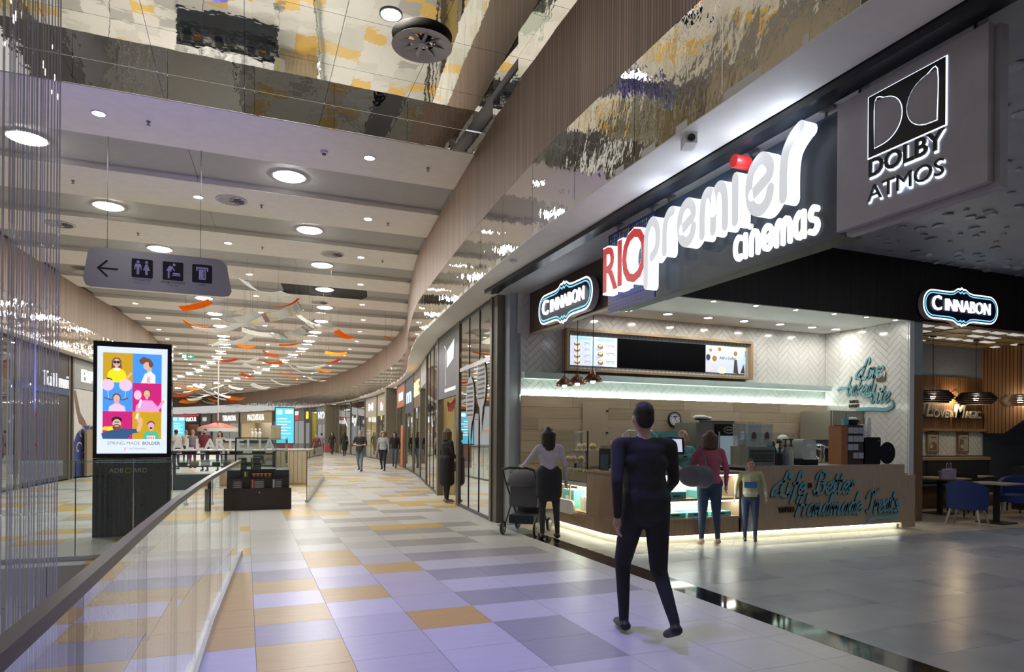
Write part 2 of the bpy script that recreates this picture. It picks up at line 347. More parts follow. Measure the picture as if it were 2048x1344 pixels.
def bulkhead(P, S, out, name, ymaxfine=60):
    fine = resample(P, .2)
    # white soffit
    mb = MB(); a = resample(P, .5); vs = []
    for p in a:
        q = min(S, key=lambda r: (r-p).length)
        vs += [(p.x,p.y,4.05),(q.x,q.y,4.05),(p.x,p.y,4.12),(q.x,q.y,4.12)]
    fs = []
    for i in range(len(a)-1): k = i*4; fs += [(k,k+1,k+5,k+4) if out > 0 else (k,k+4,k+5,k+1),(k,k+4,k+6,k+2),(k+1,k+3,k+7,k+5),(k+2,k+6,k+7,k+3)]
    mb.add(vs, fs); wall = struct(mb.build(name, ceilw, smooth=False))
    i = 0; s = 0.
    while i < len(fine)-1:
        st = 6 if fine[i].y < 45 else 18
        seg = fine[i:i+st+1]
        if len(seg) > 1: bandpanel(sub(seg, min(3,len(seg)-1)), s, 4.06, 4.98, .03, out, mir, 'mirror_panel', wall)
        i += st; s += st*.2
    i = 0; s = 0.
    while i < len(fine)-1:
        st = 12 if fine[i].y < 45 else 36
        seg = fine[i:i+st+1]
        if len(seg) > 1: bandpanel(sub(seg, min(4,len(seg)-1)), s, 4.985, 6.26, .03, out, woodb, 'wood_panel', wall, .002)
        i += st; s += st*.2
    return wall
wall_right = bulkhead(MRs, SOs, 1, 'wall_right')
SLs = [Vector((p.x-.35,p.y)) for p in MLs]
wall_left = bulkhead(MLs, SLs, -1, 'wall_left')
for o in wall_left.children:
    if o.name.startswith('wood'): o.data.materials[0] = woodl
# plain shop walls behind the shopfronts close both sides of the hall
def longwall(P, off, name, y0, y1):
    a = [p for p in resample(P, 1.0) if y0 <= p.y <= y1]; mb = MB(); vs = []
    for i, p in enumerate(a):
        d = (a[min(i+1,len(a)-1)]-a[max(i-1,0)]).normalized(); n_ = Vector((d.y,-d.x)); q = p+n_*off; r = p+n_*(off+(.15 if off > 0 else -.15))
        vs += [(q.x,q.y,-.005),(q.x,q.y,4.06),(r.x,r.y,4.06),(r.x,r.y,-.005)]
    fs = []
    for i in range(len(a)-1):
        k = i*4
        for j in range(4): fs.append((k+j,k+4+j,k+4+(j+1)%4,k+(j+1)%4))
    mb.add(vs, fs); return struct(mb.build(name, pm('shop_wall_beige',(.36,.32,.26),.7), smooth=False))
longwall(SOs, 1.8, 'wall_right_shops', 11.6, 104); longwall(SLs, -1.6, 'wall_left_shops', -8, 36); longwall(SLs, -.25, 'wall_left_far', 36.5, 106)
# ---- ceiling
mb = MB(); mb.mm(-34,12,10.5,108,6.46,6.6); mb.mm(-6.2,3.6,-9,10.44,6.62,6.7); ceiling = struct(mb.build('ceiling', greyc))
voidlip = pm('dark_slot', (.02,.02,.02), .8)
NP = 30
for k in range(NP):
    y0 = 10.45+3.2*k; pts = []
    xl0, xr0 = interp(ML,y0)-.06, interp(MR,y0)+.06; xl1, xr1 = interp(ML,y0+1.65)-.06, interp(MR,y0+1.65)+.06; xl2, xr2 = interp(ML,y0+3.2)-.06, interp(MR,y0+3.2)+.06
    MB().prism([(xl0,y0),(xr0,y0),(xr1,y0+1.65),(xl1,y0+1.65)], 6.23, 6.36).build('ceiling_panel', ceilw, ceiling, smooth=False)
    # the recess boards, butt-jointed every 4 m
    n = max(1, int((xr1-xl1)/3.3)); cuts = [q/n for q in range(n+1)]
    if k == 3: cuts = [0,.3,.60,.86,1.]; n = 4
    for j in range(n):
        f0, f1 = cuts[j], cuts[j+1]; g = .004
        if (k, j) in ((3,2),):   # the open slot over the corridor
            mt = voidlip
        else: mt = greyc
        MB().prism([(xl1+(xr1-xl1)*f0+g,y0+1.65),(xl1+(xr1-xl1)*f1-g,y0+1.65),(xl2+(xr2-xl2)*f1-g,y0+3.2),(xl2+(xr2-xl2)*f0+g,y0+3.2)], 6.34, 6.37).build('recess_panel', mt, ceiling, smooth=False)
    if k:
        MB().mm(xl0,xr0,y0-.012,y0-.001,6.232,6.34).build('mirror_strip', mirs, ceiling, smooth=False)
n = 8
for j in range(n):
    x0 = -5.6+(3.5+5.6)*j/n; x1 = -5.6+(3.5+5.6)*(j+1)/n
    for z0, z1 in ((6.235,6.588),): MB().mm(x0+.003,x1-.003,10.425,10.448,z0,z1).build('mirror_panel', mirs, ceiling, smooth=False)
for i in range(8):
    for j in range(16):
        x0 = -5.7+i*1.13; y1 = 10.44-j*1.15
        MB().mm(x0+.003,x0+1.127,y1-1.147,y1-.003,6.59,6.61).build('mirror_panel', mirc, ceiling, smooth=False)
for j in range(16):
    y1 = 10.42-j*1.15; xx = interp(MR, y1-.5)
    MB().mm(xx,xx+.02,y1-1.147,y1-.003,6.27,6.588).build('mirror_panel', mirs, ceiling, smooth=False)
# ---- floors
grout = pm('grout', (.28,.27,.26), .8)
mb = MB(); mb.mm(-.30,4.06,-9,9.3,-.4,-.006); mb.mm(-32,12,9.3,107,-.4,-.006); mb.mm(-6.6,-5.0,-9,9.3,-.4,-.006); floor = struct(mb.build('floor', grout, smooth=False))
TC = {'w': pm('tile_ivory', (.68,.665,.63), .32, var=.03, scale=3, stretch=(1,6,1)), 'v': pm('tile_cream', (.60,.585,.55), .32, var=.03, scale=3, stretch=(1,6,1)),
      'g': pm('tile_grey', (.42,.41,.39), .32, var=.05, scale=3, stretch=(1,8,1)), 'y': pm('tile_yellow', (.70,.46,.13), .34, var=.05, scale=3, stretch=(1,6,1))}
TX, TY = .614, .56
def tmesh(c, x1=TX, y1=TY): return MB().mm(.0015,x1-.0015,.0015,y1-.0015,-.008,0).mesh(TC[c], 'floor_tile', smooth=False)
TM = {c: tmesh(c) for c in TC}; TMr = {c: tmesh(c, 4.05-(.08+6*TX)) for c in TC}; TMl = {c: MB().mm(.236,TX-.0015,.0015,TY-.0015,-.008,0).mesh(TC[c], 'floor_tile', smooth=False) for c in TC}
YEL = {(-1,0),(-1,1),(-1,2),(-1,3),(-1,4),(-1,7),(-1,11),(0,-2),(0,-1),(0,1),(0,3),(1,2),(1,5),(1,6),(2,0),(2,4),(3,10),(4,10),(5,17),(6,17),(4,17),(-1,-3),(0,-3)}
GRY = {(0,0),(0,4),(1,8),(1,13),(2,10),(3,-2),(3,-1),(3,1),(3,3),(3,5),(3,7),(3,12),(4,1),(4,3),(4,5),(4,7),(4,12),(5,1),(5,5),(5,8),(5,3),(4,9),(5,10),(3,9),(2,12),(4,14),(5,14),(3,15),(2,15)}
rt = random.Random(11)
def tcol(i, j):
    r = rt.random()
    if (i,j) in YEL: return 'y'
    if (i,j) in GRY: return 'g'
    if -1 <= i <= 6 and -3 <= j <= 13: return 'w' if r < .75 else 'v'
    if (i*3+j) % 2 == 0 and r < .5: return 'g' if r < .18 else 'v'
    return 'y' if r > .86 else ('w' if r > .3 else 'v')
cells = []
for j in range(-20, 175):
    y0 = 5.141+j*TY
    for i in range(-56, 13):
        x0 = .08+i*TX
        if y0+TY < 9.35 and (i < -1 or i > 6): continue
        if y0 < 11.2 and i > 6: continue
        if x0 > interp(SO, y0)+1.2 or x0 < interp(ML, y0)-1.2: continue
        xm, ym = x0+TX/2, y0+TY/2; t = xm*F2[0]+ym*F2[1]; r = (xm*R2[0]+ym*R2[1])
        vis = t > 1 and abs(r/t) < .80 and H/t*FPX < 500
        cells.append(((xm*xm+ym*ym)**.5 if vis else 1e3+ym, i, j, x0, y0))
cells.sort(); rest = MB(); order = ['w','v','g','y']
for q, (d, i, j, x0, y0) in enumerate(cells):
    c = tcol(i, j); clip = y0 < 9.35
    if q < 300:
        me = TMr[c] if (i == 6 and y0 < 10.5) else (TMl[c] if (i == -1 and clip and y0 < 9.0) else TM[c])
        o = link('floor_tile', me, floor, (x0, y0, 0))
    else:
        rest.m = order.index(c); x1 = x0+TX
        if i == 6 and y0 < 10.5: x1 = 4.05
        xs = max(x0, -.298) if (i == -1 and clip) else x0
        rest.mm(xs+.0015,x1-.0015,y0+.0015,y0+TY-.0015,-.006,0)
stuff(rest.build('floor_tile_field', [TC[c] for c in order], floor, smooth=False))
# clipping helper and herringbone layout
def clip(poly, x0, x1, y0, y1):
    def cut(P, ins, isec):
        out = []
        for a, b in zip(P, P[1:]+P[:1]):
            if ins(a): out.append(a)
            if ins(a) != ins(b): out.append(isec(a,b))
        return out
    for ax, lim, sg in ((0,x0,1),(0,x1,-1),(1,y0,1),(1,y1,-1)):
        if not poly: break
        poly = cut(poly, lambda p: sg*(p[ax]-lim) >= 0, lambda a,b: (lambda t: (a[0]+(b[0]-a[0])*t, a[1]+(b[1]-a[1])*t))((lim-a[ax])/(b[ax]-a[ax])))
    return poly
def herring(x0, x1, y0, y1, Wt, n, gap, ang=PI/4):
    ca, sa = math.cos(ang), math.sin(ang); out = []; cx_, cy_ = (x0+x1)/2, (y0+y1)/2; rad = math.hypot(x1-x0,y1-y0)/2+Wt*n
    N = int(rad/Wt)+2
    for r in range(-N, N+1):
        for k in range(-N//n-2, N//n+3):
            for (a, b, w_, h_) in ((r+2*n*k, r, n, 1), (r+2*n*k+n, r-n+1, 1, n)):
                if abs(a) > N+n or abs(b) > N+n: continue
                P = [(a*Wt+gap,b*Wt+gap),((a+w_)*Wt-gap,b*Wt+gap),((a+w_)*Wt-gap,(b+h_)*Wt-gap),(a*Wt+gap,(b+h_)*Wt-gap)]
                P = [(cx_+p[0]*ca-p[1]*sa, cy_+p[0]*sa+p[1]*ca) for p in P]
                P = clip(P, x0, x1, y0, y1)
                if len(P) >= 3:
                    A = abs(sum(p[0]*q[1]-q[0]*p[1] for p,q in zip(P,P[1:]+P[:1])))/2
                    if A > Wt*Wt*.15: out.append(P)
    return out
# food-court floor, granite border, shop apron
slate = pm('food_court_slate', (.30,.32,.36), .26, var=.16, scale=2.2); slate2 = pm('food_court_slate_light', (.34,.355,.385), .28, var=.14, scale=2.0); granite = pm('black_granite', (.012,.012,.014), .06, var=.2, scale=40)
mb = MB(); mb.mm(4.04,20,-9,7.46,-.4,-.006); fl2 = struct(mb.build('floor.001', grout, smooth=False))
mb = MB(); sl = [MB().mm(.0012,1.1988,.0012,.5988,-.008,0).mesh(m_, 'floor_slab', smooth=False) for m_ in (slate,slate2)]
for i in range(12):
    for j in range(12):
        x0 = 4.36+i*1.2; y0 = 7.45-(j+1)*.6
        t = x0*F2[0]+y0*F2[1]
        if t > 2.2: link('floor_slab', sl[(i*5+j*3+i*j) % 2], fl2, (x0,y0,0))
for j in range(12):
    y0 = 9.55-(j+1)*1.0; MB().mm(4.052,4.358,y0+.001,y0+.999,-.008,.0005).build('granite_border', granite, fl2, smooth=False)
apron = pm('apron_beige', (.50,.43,.34), .4, var=.12, scale=3); apron2 = pm('apron_beige_dark', (.42,.36,.28), .4, var=.12, scale=3)
mb = MB(); mb.mm(4.06,20,7.46,11.2,-.4,-.006); fl3 = struct(mb.build('floor.002', grout, smooth=False))
P_ = herring(4.36,13.8,7.45,8.25,.15,4,.0015)
for q, p in enumerate(P_): MB().prism(p, -.008, 0).build('floor_plank', apron if q % 3 else apron2, fl3, smooth=False)
mb = MB(); mb.mm(4.36,13.8,8.25,10.7,-.007,-.001); mb.mm(13.8,20,7.45,10.7,-.007,-.001); mb.build('floor_sheet', apron, fl3, smooth=False)
for i in range(1): MB().mm(4.052,4.358,9.552,10.68,-.008,0).build('floor_slab', slate, fl3, smooth=False)
# void: mirrored slab edge, lower hall
lowf = pm('lower_floor', (.55,.54,.56), .3, var=.1, scale=1.5)
mb = MB(); mb.mm(-12,-.3,-9,12,-4.8,-4.6); struct(mb.build('floor.003', lowf, smooth=False))
wallv = struct(MB().mm(-5.0,-.28,9.32,9.4,-4.6,-.01).build('wall_void_far', pm('void_wall', (.4,.39,.4), .6), smooth=False))
for j in range(5):
    for z0, z1 in ((-.50,-.02),(-.98,-.504)): MB().mm(-4.98+j*.94,-4.98+j*.94+.934,9.29,9.31,z0,z1).build('mirror_panel', mirs, wallv, smooth=False)
wv = struct(MB().mm(-5.05,-4.97,-9,9.3,-4.6,-.01).build('wall_void_left', pm('void_wall', (.4,.39,.4)), smooth=False))
# wall behind the viewer closes the hall
struct(MB().mm(-6.5,4.6,-9.2,-9,-4.6,7).build('wall_rear', pm('rear_wall', (.7,.66,.6), .7), smooth=False))
struct(MB().mm(4.6,22,-7.2,-7,-.1,5).build('wall_rear_food_court', pm('rear_wall2', (.30,.28,.30), .7), smooth=False))
struct(MB().mm(20,20.2,-7,10.8,-.1,5).build('wall_food_court_side', pm('rear_wall2', (.30,.28,.30), .7), smooth=False))
# ---- soffit over the signs, beam, food-court ceiling
mb = MB(); mb.mm(3.96,4.70,-8,10.9,4.05,4.12); mb.mm(4.62,4.70,-8,10.7,4.12,4.95); soff = struct(mb.build('ceiling_sign_soffit', pm('soffit_grey', (.42,.42,.45), .55), smooth=False))
mb = MB(); mb.mm(3.79,3.95,-8,10.7,3.985,4.10); mb.build('beam', pm('beam_black', (.015,.017,.022), .25), soff, smooth=False)
fcc = struct(MB().mm(4.70,20,-7,8.75,4.9,5.0).build('ceiling_food_court', pm('food_ceiling', (.42,.43,.50), .55), smooth=False))
rb = random.Random(5); bm_ = MB().lathe([(.001,0),(.06,0),(.075,.012),(.06,.03),(.001,.03)], n=12, cap=False).mesh(pm('ceiling_chip', (.50,.50,.55), .4), 'ceiling_chip')
cnt = 0
for i in range(34):
    for j in range(26):
        x0 = 6.0+i*.36+rb.uniform(-.12,.12); y0 = 8.5-j*.30+rb.uniform(-.1,.1)
        t = x0*F2[0]+y0*F2[1]; r = x0*R2[0]+y0*R2[1]
        if t < 2 or cnt >= 290: continue
        u = CX+r/t*FPX
        if not (1560 < u < 2070) or rb.random() < .4: continue
        o = link('ceiling_chip', bm_, fcc, (x0,y0,4.872)); o.scale = (rb.uniform(.4,1.25),)*2+(1,); o.rotation_euler = (rb.uniform(-.25,.25), rb.uniform(-.25,.25), 0); cnt += 1
# ---- shop shell
tilew = pm('white_tile', (.74,.73,.70), .12, var=.03, scale=5, coat=.3); groutw = pm('tile_grout', (.40,.39,.38), .8); mint = pm('mint_paint', (.55,.68,.63), .5)
wall_back = struct(MB().mm(4.45,17.0,10.68,10.85,0,4.1).build('wall_back', groutw, smooth=False))
for p in herring(4.46,11.58,2.27,3.78,.10,4,.0022): MB().prism(p, 0, .02).build('wall_tile', tilew, wall_back, None, fr((0,10.67,0)), smooth=False)
for p in herring(4.40,4.66,3.34,4.05,.10,4,.0022): MB().prism(p, 0, .02).build('wall_tile', tilew, wall_back, None, fr((0,10.672,0)), smooth=False)
wall_side = struct(MB().mm(11.585,11.66,8.72,10.68,0,3.80).build('wall_side', groutw, smooth=False))
for p in herring(-10.64,-8.73,0.9,3.78,.10,4,.0022): MB().prism(p, 0, .02).build('wall_tile', tilew, wall_side, None, fr((11.575,0,0), WEST), smooth=False)
struct(MB().mm(11.55,11.67,8.69,8.715,0,3.78).build('trim_1', tilew, smooth=False))
cl1 = [pm('wall_oak_a', (.47,.37,.25), .5, var=.10, scale=4, stretch=(.7,14,14)), pm('wall_oak_b', (.42,.33,.22), .5, var=.10, scale=4, stretch=(.7,14,14)), pm('wall_oak_c', (.51,.41,.29), .5, var=.10, scale=4, stretch=(.7,14,14))]
rw = random.Random(3)
for r in range(10):
    z1 = 2.26-r*.2; x = 4.46-rw.uniform(0,.9)
    while x < 11.55:
        xe = min(x+1.2, 11.56); xs = max(x,4.46)
        if xe-xs > .05 and z1-.2 > .2: MB().mm(xs+.002,xe-.002,10.58,10.65,z1-.198,z1-.002).build('wall_plank', cl1[rw.randrange(3)], wall_back, smooth=False)
        x += 1.2
MB().mm(4.46,11.56,10.60,10.66,2.262,2.272).build('light_strip', glow('led_mint_white', (.85,1,.93), 14), wall_back, smooth=False)
MB().mm(4.46,11.56,10.48,10.665,2.55,2.66).build('ledge', mint, wall_back, smooth=False)
# shop ceiling and fascias
ceil_shop = struct(MB().mm(4.70,11.95,8.71,10.68,3.785,3.86).build('ceiling_shop', pm('shop_ceiling', (.80,.79,.76), .5, var=.02), smooth=False))
dw = stripes('dark_slats_front', (.032,.022,.018), (.008,.006,.006), 26, 0, .45, width=.7); dw2 = stripes('dark_slats_side', (.085,.05,.036), (.025,.016,.012), 26, 1, .45, width=.75)
struct(MB().mm(4.72,20,8.66,8.71,3.77,4.92).build('wall_fascia_front', dw, smooth=False))
mb = MB(); mb.mm(4.62,4.72,7.4,10.64,3.345,4.05); mb.m = 1; mb.mm(4.62,4.72,7.4,10.64,3.33,3.345); struct(mb.build('wall_fascia_side', [dw2, oak], smooth=False))
# pillars beside the shop
struct(MB().mm(4.27,4.50,10.72,11.15,0,4.05).build('wall_pillar', pm('pillar_blue_grey', (.40,.46,.49), .45), smooth=False))
struct(MB().mm(4.13,4.27,10.95,11.3,0,4.05).build('trim_2', bronze, smooth=False))
mb = MB(); mb.mm(11.66,11.93,8.70,8.95,0,2.76); mb.m = 1; mb.mm(11.67,11.92,8.71,8.95,2.76,3.80); struct(mb.build('wall_pillar_brown', [oakd, pm('pillar_greygreen', (.33,.37,.36), .5)], smooth=False))
# ================================================================== LIGHT FITTINGS
lampw = glow('lamp_diffuser', (1,.985,.93), 78); lampS = glow('downlight_glow', (1,.97,.9), 40); rimm = pm('lamp_rim', (.6,.6,.6), .4)
def round_lamp():
    t = thing('ceiling_lamp', 'large round domed ceiling lamp set in a grey recess board', 'lamp', (0,0,0), 0, 'large round lamps along the corridor ceiling')
    MB().lathe([(.31,.002),(.31,-.02),(.28,-.025),(.28,.002)], n=24, cap=False).build('rim', rimm, t)
    MB().lathe([(.275,-.01),(.24,-.04),(.15,-.06),(.001,-.07)], n=24, cap=False).build('diffuser', lampw, t)
    return t
def small_light(label, grp, r=.085, m=None):
    t = thing('downlight', label, 'light', (0,0,0), 0, grp)
    MB().lathe([(r+.02,.002),(r+.02,-.008),(r,-.01),(r,.002)], n=16, cap=False).build('rim', rimm, t)
    MB().lathe([(.001,-.004),(r,-.004)], n=16, cap=False).build('lens', m or lampS, t)
    return t
rl = None; sl_ = None
XR = [(.715,12.9),(1.376,16.2),(1.99,19.4),(2.4,22.6),(2.77,26),(3.0,30),(3.0,38),(2.2,46),(.8,55),(-2,66),(-8,80),(-13,90)]
XL = [(-3.33,12.9),(-2.7,16.2),(-2.08,19.4),(-1.7,22.6),(-1.36,26),(-1.1,30),(-1.0,38),(-1.8,46),(-3.4,55),(-6.5,66),(-13,80),(-19,90)]
for k in range(22):
    y = 12.92+3.2*k
    for P_ in (XR, XL):
        x = interp(P_, y)
        if rl is None: rl = round_lamp(); rl.location = (x,y,6.34)
        else: dup(rl, (x,y,6.34))
for k in range(16):
    y = 11.26+3.2*k
    for x in (interp([(1.9,11.2),(2.44,14.5),(2.8,17.7),(3.32,21),(4.4,27),(5.2,34),(5.5,45),(4,60)],y), interp([(-2.05,11.2),(-.885,14.5),(-.42,17.7),(.1,21),(.5,27),(1,34),(1.2,45),(0,60)],y)) + ((interp([(-4.4,11),(-3.8,20),(-3.4,60)],y),) if k > 2 else ()):
        if sl_ is None: sl_ = small_light('small round downlight in a white corridor ceiling panel', 'small corridor downlights'); sl_.location = (x,y,6.228)
        else: dup(sl_, (x,y,6.228))
sh = small_light('round recessed spotlight in the white kiosk ceiling', 'kiosk ceiling spotlights', .075, glow('kiosk_spot', (1,.96,.88), 95))
sh.location = (6.25,10.05,3.783)
for q in (7.09,7.99,8.83,9.72,10.55,11.19): dup(sh, (q,10.05,3.783))
sh2 = small_light('small spotlight along the front edge of the kiosk ceiling', 'front row of kiosk spotlights', .04, glow('kiosk_spot2', (1,.96,.88), 60)); sh2.location = (7.1,8.80,3.783)
for q in (7.98,8.86,9.76,10.55,11.3): dup(sh2, (q,8.80,3.783))
# ceiling diffusers, sprinklers, sensors
def diffuser():
    t = thing('ceiling_diffuser', 'round swirl air diffuser with slanted vanes in a white ceiling panel', 'vent', (0,0,0), 0, 'round air diffusers')
    MB().lathe([(.30,.002),(.30,-.012),(.25,-.02),(.25,.002)], n=24, cap=False).build('ring', pm('vent_grey', (.52,.51,.49), .5), t)
    for k in range(10):
        a = 2*PI*k/10; M = Matrix.Rotation(a,4,'Z') @ Matrix.Rotation(.5,4,'X')
        MB().box((0,0,0),(.2,.10,.004)).build('vane', pm('vent_grey', (.52,.51,.49), .5), t, None, Matrix.Translation((.145*math.cos(a),.145*math.sin(a),-.012)) @ M)
    return t
df = diffuser(); g = G(463,400,6.23); df.location = (g.x,g.y,6.228)
for p in ((120,448),(665,508),(640,605),(170,545)): g = G(*p,6.23); dup(df, (g.x,g.y,6.228))
n0 = thing('jet_diffuser', 'large round jet air nozzle with radial blades on the mirrored ceiling', 'vent', (2.06,8.28,6.588))
MB().lathe([(.26,0),(.37,-.05),(.385,-.065),(.34,-.06),(.18,-.008)], n=32, cap=False).build('cone', pm('nozzle_grey', (.5,.48,.5), .35), n0)
MB().lathe([(.001,0),(.05,-.01),(.05,-.05),(.001,-.055)], n=16, cap=False).build('hub', pm('nozzle_grey', (.5,.48,.5), .35), n0)
for k in range(8):
    a = PI*k/4; MB().box((.18,0,-.035),(.26,.05,.008), Matrix.Rotation(.4,3,'X')).build('blade', pm('nozzle_grey', (.5,.48,.5), .35), n0, None, Matrix.Rotation(a,4,'Z'))
al = small_light('round downlight set in the mirrored atrium ceiling', 'atrium ceiling downlights', .12, glow('atrium_downlight', (1,.97,.9), 45)); gq = G(782,28,6.59); al.location = (gq.x,gq.y,6.587)
for q in ((1.8,5.6),(1.8,2.4),(1.8,-.8),(1.8,-4),(-2.6,5.6),(-2.6,2.4),(-2.6,-.8),(-2.6,-4)): dup(al, (*q,6.587))
fl_ = small_light('added unseen fill lamp in the chipped food-court ceiling', 'added food-court fill lamps', .11, glow('food_fill_glow', (.82,.88,1), 80)); fl_.location = (7.5,5.4,4.896)  # added lamps out of view, brighten the counter front
for q in ((10.2,5.4),(12.8,5.4),(7.5,2.4),(10.2,2.4),(12.8,2.4),(7.5,-.6),(10.2,-.6)): dup(fl_, (*q,4.896))
def sprinkler():
    mb = MB(); mb.lathe([(.035,0),(.035,-.008),(.012,-.01),(.012,-.05),(.03,-.052),(.03,-.058),(.001,-.06)], n=10, cap=False)
    return tag(mb.build('sprinkler', pm('sprinkler_metal', (.25,.25,.24), .4, .6)), 'small metal sprinkler head under a ceiling panel', 'sprinkler', 'sprinkler heads')
s0 = sprinkler(); g = G(297,243,6.23); s0.location = (g.x,g.y,6.23)
for p in ((856,336),(146,361),(523,410),(776,446),(276,466),(525,494),(765,521)): g = G(*p,6.23); o = s0.copy(); COL.objects.link(o); o.location = (g.x,g.y,6.23)
for p, lb in (((648,302),'white ceiling sensor dome on the first corridor ceiling panel'),):
    g = G(*p,6.23); t = thing('ceiling_sensor', lb, 'sensor', (g.x,g.y,6.23)); MB().lathe([(.06,0),(.06,-.03),(.045,-.05),(.001,-.05)], n=14, cap=False).build('housing', white, t); MB().lathe([(.035,-.05),(.03,-.065),(.001,-.07)], n=12, cap=False).build('lens', black, t)
g = G(1378,272,4.05); t = thing('security_camera', 'small white box camera hanging from the pale soffit', 'camera', (g.x,g.y,4.05), -.4)
mb = MB(); mb.mm(-.05,.05,-.08,.08,-.09,0); mb.build('housing', white, t); MB().lathe([(.03,0),(.03,.015),(.001,.018)], n=12, cap=False).build('lens', black, t, None, Matrix.Translation((0,-.08,-.05)) @ Matrix.Rotation(PI/2,4,'X'))
g = G(1027,520,4.05); t = thing('soffit_sensor', 'white dome sensor under the soffit near the glass shopfront', 'sensor', (g.x,g.y,4.05)); MB().lathe([(.055,0),(.05,-.03),(.001,-.05)], n=14, cap=False).build('housing', white, t)
# ================================================================== CINEMA SIGNS (hung on rods in the plane x=4)
rodm = pm('rod_steel', (.22,.22,.24), .35, .8)
def hanger(parent, ys, ztop, x=.06):
    for y in ys:
        MB().tube([(x,y,ztop),(x,y,4.049)], .012, 8).build('hanging_rod', rodm, parent); MB().lathe([(.065,0),(.065,-.012),(.02,-.03)], (x,y,4.049), 16, cap=True).build('ceiling_plate', rodm, parent)
LW = pm('letter_white', (.6,.6,.6), .5, var=0, emit=(.93,.96,1), es=.36); LWs = pm('letter_white_side', (.6,.6,.6), .5, var=0, emit=(.80,.88,1), es=.85); halo = glow('halo_white', (.75,.85,1), 1.3)
# premier cinemas
t = thing('cinema_sign', 'navy hanging sign with glowing white rounded letters for the cinemas', 'sign', (4.0,0,0))
navy = pm('navy_panel', (.018,.028,.045), .35)
MB().mm(0,.12,3.56,5.89,3.015,3.945).build('panel', navy, t, smooth=False)
MB().mm(-.02,.14,3.50,5.89,3.0,3.018).build('bottom_rail', black, t, smooth=False)
hanger(t, (3.75,4.55,5.75), 3.945)
for y_ in (5.5,4.9,4.3,3.85): lamp('POINT', (3.80,y_,3.86), 1.6, (.72,.82,1), .03, name='letter_lamp')  # added point lamps, carry the letters' glow onto the soffit
def yz(mb, y, z): pass
M0 = fr((-.03,5.80,3.37), WEST)
mb = MB(); x = 0
sz = .36; wd = .27; z0, z1 = .04, .17
positions = []
x = strokes(mb, 'prem', MONO, sz, wd, z0, z1, .03, .0, 0, None, .28, 7)
xi = x; x = strokes(mb, 'i', MONO, sz, wd, z0, z1, x, .0, 0, None, .28, 7)
x = strokes(mb, 'e', MONO, sz*1.14, wd*.9, z0, z1, x, .0, 0, None, .25, 7)
x = strokes(mb, 'R', MONO, sz*1.05, wd*.95, z0, z1, x, .02, 0, None, .2, 7)
lett = mb.mesh([LW, LWs], 'lettering')
for p in lett.polygons: p.material_index = 0 if abs(p.normal.z) > .9 else 1
sxp = 2.10/(x-.05); lett.transform(Matrix.Diagonal((sxp,1,1,1)))
link('lettering', lett, t, None, M0)
MB().lathe([(.055,0),(.055,.14),(.05,.15),(.001,.15)], n=20, cap=False).build('letter_dot', pm('red_plastic', (.55,.015,.015), .4, emit=(.8,.02,.02), es=.25), t, None, M0 @ Matrix.Translation((xi*sxp,.50,.04)))
mb = MB(); xx = strokes(mb, 'cinemas', MONO, .185, .26, 0, .025, 0, 0, 0, None, .24, 5)
LW2 = pm('letter_white_flat', (.6,.6,.6), .5, var=0, emit=(.95,.97,1), es=.85); MB2 = mb.mesh(LW2, 'small_lettering'); MB2.transform(Matrix.Diagonal((.95/xx,1,1,1)))
link('small_lettering', MB2, t, None, fr((-.004,4.65,3.11), WEST))
MB().lathe([(.001,.025),(.026,.025),(.026,0)], n=14, cap=False).build('small_dot', LW, t, None, fr((-.004,4.465,3.35), WEST))
# RIO
t = thing('cinema_name_sign', 'blue dotted hanging sign with glowing red block letters', 'sign', (4.0,0,0))
MB().mm(0,.10,5.91,6.88,3.01,3.94).build('panel', pm('royal_blue', (.02,.03,.22), .3), t, smooth=False)
MB().mm(-.01,.12,5.90,6.6,3.0,3.012).build('bottom_rail', black, t, smooth=False)
hanger(t, (6.05,6.75), 3.94)
dc = [pm('dot_'+str(i), c, .4) for i, c in enumerate([(.5,.35,.05),(.1,.3,.35),(.4,.03,.04),(.45,.5,.5),(.05,.2,.05),(.06,.25,.45)])]; lay = []
rd = random.Random(2)
for i in range(24):
    for j in range(22):
        s = .02+i*.0395; z = .03+j*.041
        r = .014 if j > 9 else .005
        lay.append((circ(s, z, r, r*1.25, 8), dc[rd.choice([0,0,1,1,2,3,4,5,5])] if j > 9 else dc[3]))
mb = MB()
for p, m in lay: mb.m = dc.index(m); mb.add([(x_,y_,.002) for x_,y_ in p], [tuple(range(8))])
mb = mb; stuff(mb.build('dot_print', dc, t, None, fr((0,6.88,3.01), WEST), smooth=False))
red = pm('red_face', (.55,.02,.02), .4, emit=(.9,.03,.03), es=.25)
for ch, y_, zz, sz_, sx_ in (('R',6.60,3.44,.72,.78),('I',6.37,3.45,.72,.9),('O',6.08,3.46,.80,.78)):
    text('letter', ch, sz_, .07, [LWs,LWs], fr((-.075,y_,zz), WEST), t, bold=.028, sx=sx_)
    text('letter_face', ch, sz_, .004, red, fr((-.15,y_,zz), WEST), t, bold=.008, sx=sx_)
# Dolby board
t = thing('sound_system_sign', 'light grey hanging board with a black double-D emblem and edge-lit black lettering', 'sign', (3.93,0,0))
bgrey = pm('board_grey', (.50,.48,.51), .45)
MB().mm(0,.05,2.49,3.53,3.03,3.945).build('front_panel', bgrey, t, smooth=False); MB().mm(.06,.13,2.46,3.50,3.00,3.94).build('rear_panel', bgrey, t, smooth=False)
hanger(t, (2.62,3.42), 3.945, .09)
